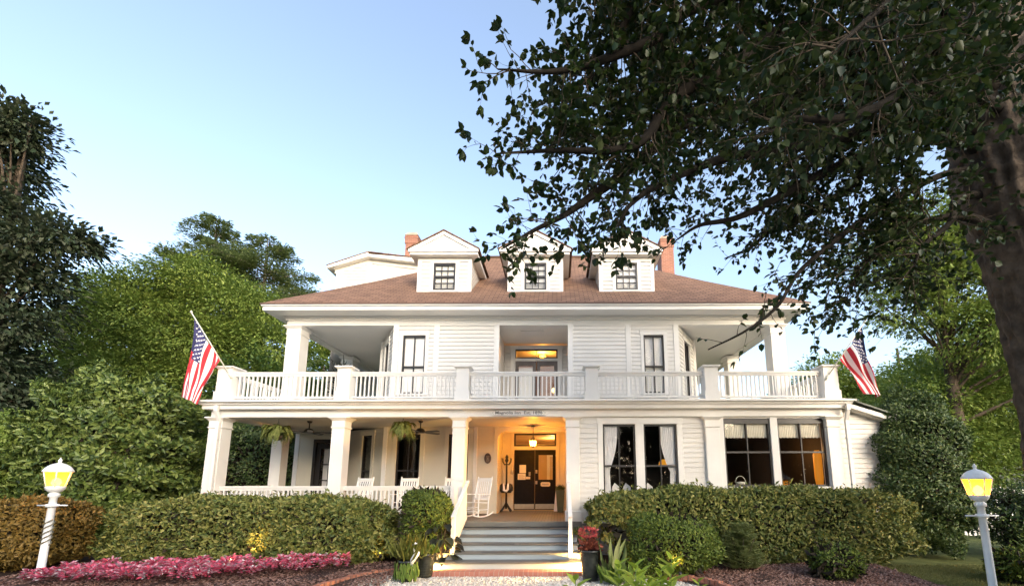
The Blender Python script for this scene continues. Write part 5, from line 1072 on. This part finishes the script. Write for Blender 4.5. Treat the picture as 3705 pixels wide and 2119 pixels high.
def overhanging_tree():
    rg = np.random.default_rng(77)
    o = empty('overhanging_tree', (8.45, 6.6, 0), 0, 'large dark tree at the right whose leafy limbs hang over the scene', 'tree')
    b = MB(); b.tube([(8.15, 6.6, -.1), (8.02, 6.6, .3), (7.95, 6.6, 1.5), (7.95, 6.6, 3.2), (7.92, 6.6, 4.6), (7.84, 6.55, 6), (7.72, 6.5, 7.2), (7.75, 6.5, 8.6), (8.0, 6.6, 11), (8.2, 6.7, 14)], [.95, .75, .63, .60, .60, .62, .66, .60, .45, .2], 20)
    T = spline([(8.62, 6.6, -.1), (8.48, 6.6, .6), (8.42, 6.6, 1.8), (8.43, 6.6, 3.2), (8.43, 6.6, 4.6), (8.27, 6.55, 5.9), (8.10, 6.5, 7.0), (8.1, 6.5, 8.6), (8.45, 6.6, 11), (8.6, 6.7, 14)], 22); rr = np.interp([p[2] for p in T], [-.1, .6, 1.8, 3.2, 6, 7.2, 8.6, 11, 14], [.95, .74, .63, .60, .68, .80, .78, .55, .2]); b = MB(); b.tube(T, list(rr), 84)
    for i_, v_ in enumerate(b.v):
        c_ = T[i_//84]; a_ = (i_ % 84)/84*6.2832; z_ = v_[2]; k_ = 1+.085*abs(math.sin(a_*11+1.3*math.sin(z_*1.7)+.8*math.sin(z_*4.1)))+.035*math.sin(a_*23+z_*6.0*math.sin(a_*3))+.02*math.sin(z_*17+a_*9)-.03
        b.v[i_] = (c_[0]+(v_[0]-c_[0])*k_, c_[1]+(v_[1]-c_[1])*k_, z_)
    b.build('trunk', BARK, o)
    P, D, N, L = [], [], [], []; tw = MB()
    def twig(s, d, ln, depth, dens):
        n = max(4, int(ln/.05)); p = s.copy(); d = d/np.linalg.norm(d); pts = [p.copy()]
        for i in range(n):
            d = d+rg.normal(size=3)*.11+np.array([0, 0, -.010]); d /= np.linalg.norm(d); p = p+d*ln/n; pts.append(p.copy())
            if depth > 0 and i > 1 and rg.uniform() < (.29 if depth == 2 else .18): twig(p, d+rnd_dirs(rg, 1)[0]*.95, ln*rg.uniform(.35, .6), depth-1, dens)
            if (depth < 2 or i > n*.4) and rg.uniform() < dens:
                side = 1 if i % 2 else -1; s_ = np.cross(d, [0, 0, 1.]); s_ /= np.linalg.norm(s_)+1e-9
                P.append(p); D.append(d*.6+s_*side*.9+rg.normal(size=3)*.35+np.array([0, 0, -.30])); N.append(np.array([0, 0, 1.])+rg.normal(size=3)*.45); L.append(rg.uniform(.055, .115))
        for q in range(3):
            if rg.uniform() < dens: P.append(p); D.append(d+rg.normal(size=3)*.5); N.append(np.array([0, 0, 1.])+rg.normal(size=3)*.4); L.append(rg.uniform(.08, .12))
        r0 = .0025+.0075*ln*(.5+.4*depth); tw.tube(pts[::2] if len(pts) > 5 else pts, [r0*(1-.75*k/max(1, len(pts[::2] if len(pts) > 5 else pts)-1)) for k in range(len(pts[::2] if len(pts) > 5 else pts))], 4, cap=False)
    for key, pts in LIMBS.items():
        S = spline(pts, 8); q = MB(); m = len(S); r0 = {'A': .16, 'B': .15, 'C': .055, 'D': .14, 'E': .13, 'F': .11, 'G': .11}.get(key, .075)
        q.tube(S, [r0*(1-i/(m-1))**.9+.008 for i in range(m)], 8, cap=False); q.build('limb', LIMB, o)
        for i in range(3, m):
            x = S[i][0]; f = i/m
            if x > 6.5 and S[i][2] < 9: continue
            d0 = S[i]-S[i-1]; d0 /= np.linalg.norm(d0)+1e-9
            k = 2 if x > .9 else (2 if rg.uniform() < .45 else 1)
            if key in 'FGNI' and f > .5: k = 1
            if key in 'CK' and f > .5: k = 1 if rg.uniform() < .75 else 0
            for _ in range(k):
                if rg.uniform() < .80:
                    dd = d0*.75+rnd_dirs(rg, 1)[0]*np.array([1, .8, 1.0])+np.array([0, 0, .18]); edge = min(1, max(.40, .42+(x+.8)*.26)) if key != 'C' else .55
                    twig(S[i], dd, rg.uniform(.55, 1.15)*edge*(.40 if key in 'FGN' and f > .5 else 1), 2 if rg.uniform() < .72 else 1, .64 if x < 1.5 else .52)
    # dense inner crown above and around the trunk
    for k in range(150):
        c = np.array([rg.uniform(3.4, 6.6), rg.uniform(3.6, 7.6), rg.uniform(6.9, 11.5)])
        if c[2] < 6.9+(8-c[0])*.02 and c[0] > 6.6 and c[1] < 6: continue
        twig(c, rnd_dirs(rg, 1)[0]+np.array([-.4, -.1, -.15]), rg.uniform(.6, 1.1), 2, .7)
    print('overhang leaves', len(P))
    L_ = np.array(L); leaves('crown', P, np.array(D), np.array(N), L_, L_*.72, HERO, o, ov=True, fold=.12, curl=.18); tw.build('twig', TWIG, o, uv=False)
overhanging_tree()

# --- pots with plants
def pot(x, y, r, h, label):
    o = empty('garden_pot', (x, y, 0), 0, label, 'plant pot', 'dark glazed pots beside the steps')
    b = MB(); b.lathe([(r*.70, 0), (r*.76, .03), (r*.93, h*.7), (r, h-.05), (r*1.08, h-.045), (r*1.09, h-.005), (r*1.0, h), (r*.93, h), (r*.9, h-.04)], (x, y, 0), 22); b.build('body', POT, o)
    b = MB()
    for k in range(8): z = h*.12+h*.72*k/7; rr = r*(.74+.24*z/h); b.lathe([(rr, -.006), (rr+.010, 0), (rr, .006)], (x, y, z), 22)
    b.build('ribbing', POT, o); b = MB(); b.lathe([(r*.9, h-.05), (.01, h-.03)], (x, y, 0), 18); b.build('potting_soil', SOIL, o); return o
pot(.68, 8.86, .215, .62, 'tall dark ribbed pot with red plant at the right end of the steps')
pot(-3.08, 8.86, .20, .42, 'dark pot with trailing green leaves in front of the left steps')
pot(-2.84, 9.22, .21, .50, 'dark glossy pot standing just behind the pot with trailing leaves')
def tuft(name, x, y, z, n, spread, h0, h1, w_, mat, label, seed, cat='plant', droop=.15, ratio=None, curl=.3):
    rg = np.random.default_rng(seed); P = np.c_[rg.normal(x, spread*.35, n), rg.normal(y, spread*.35, n), np.full(n, z)]+np.c_[np.zeros(n), np.zeros(n), rg.uniform(0, .25, n)*(h1)]
    D = np.c_[rg.normal(0, spread*2, n), rg.normal(0, spread*2, n), np.ones(n)]; L = rg.uniform(h0, h1, n)
    o = leaves(name, P, D, rnd_dirs(rg, n)*.4+np.c_[D[:, 0], D[:, 1], np.full(n, .2)], L, w_ if ratio is None else L*ratio, mat, None, True, curl=curl); return tag(o, label, cat)
YELG = leafm('yellow_lit_leaf', [(.10, .12, .02), (.16, .165, .03), (.20, .19, .045)], .5, .3)  # yellow of the landscape light is put into the leaf colour
tuft('grassy_plant', -3.04, 8.9, .40, 260, .30, .20, .48, .030, YELG, 'feathery plant growing in the front left pot, yellow lamplight put into its leaf colour', 61)
TRAIL = leafm('trailing_leaf', [(.10, .17, .03), (.16, .24, .04), (.22, .28, .07)], .5, .3)
rg = np.random.default_rng(62); n = 110; a = rg.uniform(math.pi*1.05, math.pi*1.95, n); t = rg.uniform(0, 1, n)
P = np.c_[-3.08+.225*np.cos(a)+.02*rg.normal(size=n), 8.86+.225*np.sin(a), .42-.26*t]; D = np.c_[.15*np.cos(a), .15*np.sin(a), -np.ones(n)]
tag(leaves('trailing_plant', P, D, np.c_[np.cos(a), np.sin(a), np.zeros(n)], rg.uniform(.10, .20, n), .045, TRAIL, None, True), 'bright green leaves trailing over the rim of the front left pot', 'plant')
tuft('low_pot_plant', -2.84, 9.22, .47, 90, .35, .10, .22, .05, TRAIL, 'short bright green plant in the rear left pot', 63)
DKL = leafm('black_elephant_ear_leaf', [(.012, .014, .012), (.03, .032, .022), (.055, .06, .03)], .35, .1)
o = empty('elephant_ear', (-2.62, 9.95, .05), 0, 'dark elephant ear plant with large blackish leaves left of the steps', 'plant'); rg = np.random.default_rng(64); q = MB(); P, D, N = [], [], []
for k in range(26):
    a = rg.uniform(0, 6.28); rr = rg.uniform(.08, .30); z = rg.uniform(.25, 1.0); e = np.array([-2.66+rr*math.cos(a), 9.85+rr*math.sin(a)*.7, .05+z]); q.tube([(-2.66, 9.85, .05), (-2.66+rr*.4*math.cos(a), 9.85+rr*.3*math.sin(a), .05+z*.7), e], .008, 5, cap=False); P.append(e); D.append([math.cos(a), math.sin(a), -.5]); N.append([.3*math.cos(a), .3*math.sin(a)-.3, 1])
q.build('stalk', TWIG, o); leaves('blade', P, np.array(D), np.array(N, float), rg.uniform(.20, .34, 26), .19, DKL, o, True)
REDL = leafm('red_coleus_leaf', [(.10, .028, .02), (.22, .06, .035), (.32, .10, .06)], .5, .25); REDF = leafm('coral_red_flower', [(.38, .05, .06), (.50, .09, .09), (.6, .20, .16)], .5, .3)
o = empty('red_pot_plant', (.68, 8.86, .58), 0, 'bronze leaved plant with coral red flower heads in the right pot', 'plant'); rg = np.random.default_rng(65); n = 170
D = rnd_dirs(rg, n); D[:, 2] = np.abs(D[:, 2]); leaves('foliage', np.array([.68, 8.86, .60])+D*np.array([.22, .22, .30])*rg.uniform(.1, 1, (n, 1)), D+rnd_dirs(rg, n)*.5, rnd_dirs(rg, n), rg.uniform(.07, .14, n), .055, REDL, o, True)
n = 130; D = rnd_dirs(rg, n); leaves('flower', np.array([.64, 8.82, .96])+D*np.array([.17, .14, .07]), D+np.array([0, 0, .5]), rnd_dirs(rg, n), rg.uniform(.05, .085, n), .045, REDF, o, True)
# white bird ornament by the left pots
b = MB(); b.tube([(-2.98, 8.70, .34), (-2.94, 8.70, .44), (-2.86, 8.70, .56), (-2.82, 8.70, .60)], [.015, .05, .055, .025], 10); b.tube([(-2.88, 8.70, .55), (-2.93, 8.70, .66), (-2.94, 8.70, .74), (-2.90, 8.70, .77), (-2.86, 8.70, .76)], [.03, .018, .016, .02, .006], 8); b.tube([(-2.93, 8.71, .0), (-2.93, 8.71, .40)], .012, 6)
tag(b.build('garden_ornament', METALW), 'slender white bird ornament standing between the two left pots', 'ornament')

# pink flower plants in the bed
PINK = leafm('pink_caladium_leaf', [(0.647, 0.072, 0.121), (0.700, 0.131, 0.220), (0.700, 0.278, 0.353), (0.700, 0.665, 0.638)], .5, .3); PGREEN = leafm('plum_stem_leaf', [(.10, .03, .03), (.14, .06, .04)], .6, .2)
protos = []
for k in range(5):
    rg = np.random.default_rng(110+k); n = 72
    a = rg.uniform(0, 6.28, n); e = rg.uniform(.0, 1, n); rr = .17*np.sqrt(1-e*e*.7); z = .10+.24*e
    P = np.c_[rr*np.cos(a)*.7, rr*np.sin(a)*.7, z]; D = np.c_[np.cos(a), np.sin(a), .1+.8*e]+rnd_dirs(rg, n)*.35; N = np.c_[np.cos(a)*.2, np.sin(a)*.2, np.ones(n)]+rnd_dirs(rg, n)*.35
    mi = np.where(z < .15, 1, 0)
    protos.append(leaves('pink_plant', P, D, N, rg.uniform(.06, .12, n), rg.uniform(.04, .065, n), [PINK, PGREEN], None, True, mi=mi))
rg = np.random.default_rng(200); spots = []
for _ in range(3000):
    x = rg.uniform(-10.55, -4.65); t = (x+10.4)/5.8; yb = 9.15+.55*t-(.5 if x < -10.4 else 0); yb -= .06; yf = 8.34 if x < -7.3 else 8.34+(x+7.3)*.36
    y = rg.uniform(max(8.25, yf), yb)
    if math.hypot(x+10.46, y-8.7) < .22: continue
    if all((x-p)**2+(y-q)**2 > .20**2 for p, q in spots): spots.append((x, y))
    if len(spots) >= 175: break
for i, (x, y) in enumerate(spots):
    o = protos[i] if i < 5 else protos[i % 5].copy()
    if i >= 5: C.objects.link(o)
    o.location = (x, y, .05+.05*(y-8.3)); o.rotation_euler = (0, 0, rg.uniform(0, 6.28)); s = rg.uniform(.65, 1.0); o.scale = (s, s, s*rg.uniform(.85, 1.15))
    tag(o, 'pink leaved bedding plant in the flower bed before the left hedge', 'flower', 'pink plants in the left bed')

# bright leafy plants close to the camera at the bottom right
MILK = leafm('bright_milkweed_leaf', [(0.218, 0.306, 0.033), (0.312, 0.398, 0.040), (0.416, 0.469, 0.075)], .42, .4)
def milkweed(x, y, h, n, leaf, label, seed, lean=(0, 0)):
    rg = np.random.default_rng(seed); o = empty('leafy_plant', (x, y, 0), 0, label, 'plant', 'bright leafy plants in the foreground')
    b = MB(); S = [np.array([x+lean[0]*t**1.5, y+lean[1]*t**1.5, h*t]) for t in [i/8 for i in range(9)]]; b.tube(S, [.010-.006*i/8 for i in range(9)], 6); b.build('stem', surf('green_stem', (.13, .18, .04), .5, .2, 6), o)
    P, D, N, L = [], [], [], []
    for k in range(n):
        t = .40+.6*(k/(n-1))**.8; i = min(7, int(t*8)); p = S[i]+(S[i+1]-S[i])*(t*8-i); a = k*2.4+rg.normal()*.25; up = .25+1.9*max(0, t-.5)
        P.append(p); D.append([math.cos(a), math.sin(a), up]); N.append([-.45*up*math.cos(a), -.45*up*math.sin(a), 1]); L.append(leaf*rg.uniform(.75, 1.1)*(1-.25*max(0, t-.85)/.15))
    L = np.array(L); leaves('leaf', P, np.array(D), np.array(N, float), L, L*.42, MILK, o, True, fold=.10, curl=.28)
for i, (x, y, h, n, lf, lab, ln) in enumerate([
    (.17, 4.1, 1.07, 16, .19, 'bright green plant standing alone in front of the right pot', (.0, 0)),
    (.58, 4.2, 1.19, 22, .20, 'bright leafy plant right beside the right pot', (.02, 0)),
    (.70, 4.0, 1.22, 22, .21, 'bright leafy plant with an upright paddle leaf at its top', (.03, 0)),
    (.80, 3.9, 1.09, 24, .21, 'low bright leafy plant in the middle of the clump', (.02, 0)),
    (.94, 4.1, 1.15, 22, .20, 'bright leafy plant leaning between the clump and the tallest plant', (.04, 0)),
    (1.03, 4.1, 1.26, 20, .21, 'tallest bright leafy plant at the right of the clump', (.06, 0)),
    (1.34, 4.1, 1.06, 16, .14, 'small bright leafy plant at the right end before the brick edging', (.0, 0)),
    (.88, 4.4, 1.07, 22, .19, 'bright leafy plant at the back of the clump', (-.03, 0))]): milkweed(x, y, h, n, lf, lab, 300+i, ln)
tuft('strap_leaf_plant', 1.12, 8.6, .05, 9, .26, .45, .85, .016, PALE, 'tall thin strap leaved plant right of the right pot', 66, droop=.3, curl=.55)
tuft('lime_plant', 1.15, 8.55, .02, 220, .34, .12, .40, .07, TRAIL, 'lime green bushy plant on the gravel right of the right pot', 67)

# --- edging bricks, mulch, gravel, grass
def brick_row(pts, label, seed):
    rg = np.random.default_rng(seed); S = spline(pts, 24); o = empty('brick_edging', S[0].tolist(), 0, label, 'edging'); b = MB(); acc = 0; last = S[0]
    for i in range(1, len(S)):
        d = S[i]-S[i-1]; ln = np.linalg.norm(d); acc += ln
        if acc > .108:
            acc = 0; a = math.atan2(d[1], d[0])+rg.normal()*.03; M = Matrix.Translation((*S[i][:2], rg.normal()*.006)) @ Matrix.Rotation(a, 4, 'Z'); b.box(-.05, .05, -.06, .06, -.06, .13+rg.normal()*.005, 0, M)
    b.build('brick', EDGEB, o, bevel=.006)
brick_row([(-3.05, 9.36, 0), (-3.55, 9.46, 0), (-4.02, 9.1, 0), (-4.32, 8.5, 0), (-4.55, 7.5, 0), (-4.6, 6.6, 0)], 'curved row of upright bricks edging the left flower bed', 1)
brick_row([(1.15, 9.25, 0), (1.9, 9.08, 0), (2.5, 8.8, 0), (3.0, 8.3, 0), (3.25, 7.4, 0), (3.35, 6.6, 0)], 'curved row of upright bricks edging the right mulch bed', 2)
def scatter(name, n, fx, size, mat, label, seed, flat=.35):
    rg = np.random.default_rng(seed); P = fx(rg, n); m = len(P); s = size*rg.uniform(.5, 1.5, m)
    o6 = np.array([(1, 0, 0), (-1, 0, 0), (0, 1, 0), (0, -1, 0), (0, 0, 1), (0, 0, -1)], float); tri = np.array([(0, 2, 4), (2, 1, 4), (1, 3, 4), (3, 0, 4), (2, 0, 5), (1, 2, 5), (3, 1, 5), (0, 3, 5)])
    th = rg.uniform(0, 6.28, m); sx = s*rg.uniform(.6, 1.6, m); sy = s*rg.uniform(.4, .9, m); szz = s*flat*rg.uniform(.5, 1.5, m)
    v = o6[None]*np.stack([sx, sy, szz], 1)[:, None]; til = rg.normal(0, .35, m)[:, None]
    x = v[..., 0]*np.cos(th)[:, None]-v[..., 1]*np.sin(th)[:, None]; y = v[..., 0]*np.sin(th)[:, None]+v[..., 1]*np.cos(th)[:, None]; z = v[..., 2]+til*v[..., 0]
    V = (np.stack([x, y, z], -1)+P[:, None]).reshape(-1, 3); F = (tri[None]+(np.arange(m)*6)[:, None, None]).reshape(-1)
    me = bpy.data.meshes.new(name); me.vertices.add(len(V)); me.vertices.foreach_set('co', V.astype(np.float32).ravel()); me.loops.add(len(F)); me.loops.foreach_set('vertex_index', F.astype(np.int32)); me.polygons.add(len(F)//3); me.polygons.foreach_set('loop_start', (np.arange(len(F)//3)*3).astype(np.int32)); me.update(calc_edges=True); me.materials.append(mat)
    o = bpy.data.objects.new(name, me); link(o); return tag(o, label, name.replace('_', ' '), kind='stuff')
SHELLS = leafm('shell_chip', [(.50, .45, .38), (.64, .60, .54), (.74, .71, .66)], .8, 0); MULCHC = leafm('mulch_chip', [(0.072, 0.036, 0.026), (0.156, 0.078, 0.057), (0.247, 0.143, 0.111), (0.338, 0.221, 0.182)], .9, 0)
scatter('gravel', 16000, lambda rg, n: np.c_[rg.uniform(-4.1, 3.0, n), rg.uniform(7.2, 9.42, n), np.full(n, -.002)], .024, SHELLS, 'white shell gravel covering the path before the steps', 1, .45)
def bedpts(x0, x1, y0, y1): return lambda rg, n: (lambda x, y: np.c_[x, y, .045+.095*np.clip((y-8.2)/2.0, 0, 1)])(rg.uniform(x0, x1, n), rg.uniform(y0, y1, n))
scatter('mulch', 15000, bedpts(2.9, 7.3, 8.1, 11.0), .030, MULCHC, 'reddish brown bark mulch in the right bed', 2, .25)
scatter('leaf_mulch', 12000, bedpts(-11.5, -3.4, 8.1, 10.2), .028, MULCHC, 'brown bark mulch around the pink plants', 3, .25)
def grass(name, x0, x1, y0, y1, n, label, seed, z=-.03):
    rg = np.random.default_rng(seed); P = np.c_[rg.uniform(x0, x1, n), rg.uniform(y0, y1, n), np.full(n, z)]; D = np.c_[rg.normal(0, .35, n), rg.normal(0, .35, n), np.ones(n)]
    o = leaves(name, P, D, rnd_dirs(rg, n), rg.uniform(.03, .075, n), .010, leafm(name+'_blade', [(.17, .185, .055), (.23, .235, .075), (.29, .27, .11)], .6, .3)); return tag(o, label, 'grass', kind='stuff')
grass('grass', 7.0, 14, 7.4, 10.4, 42000, 'short worn lawn grass at the right', 4); grass('grass', -15, -10.6, 7.8, 9.4, 14000, 'short lawn grass at the far left', 5)
# white picket fence far right behind the trunk
o = empty('picket_fence', (16.8, 15.2, 0), 0, 'white picket fence section behind the right lamp post', 'fence'); b = MB()
for k in range(22): b.box(14.4+.16*k, 14.4+.16*k+.09, 15.0, 15.03, .1, 1.75+.04*(k % 2))
b.build('picket', WHITE, o); b = MB(); b.box(14.3, 18, 15.03, 15.07, .5, .58); b.box(14.3, 18, 15.03, 15.07, 1.4, 1.48); b.build('rail', WHITE, o)

# dark woods across the garden behind the viewpoint, seen only as reflections in the window glass
rg = np.random.default_rng(900); n = 30000; x = rg.uniform(-52, 36, n); top = np.where(x < 18, 11.5, 8.6)+1.6*np.sin(x*.31)+1.2*np.sin(x*.83+1)
P = np.c_[x, -26+rg.normal(0, 2.0, n), top*rg.uniform(0, 1, n)**.8]; D = rnd_dirs(rg, n)
tag(leaves('treeline', P, D, rnd_dirs(rg, n), rg.uniform(.6, 1.2, n), .55, DARKT), 'dark woods on the far side of the garden', 'trees', kind='stuff')
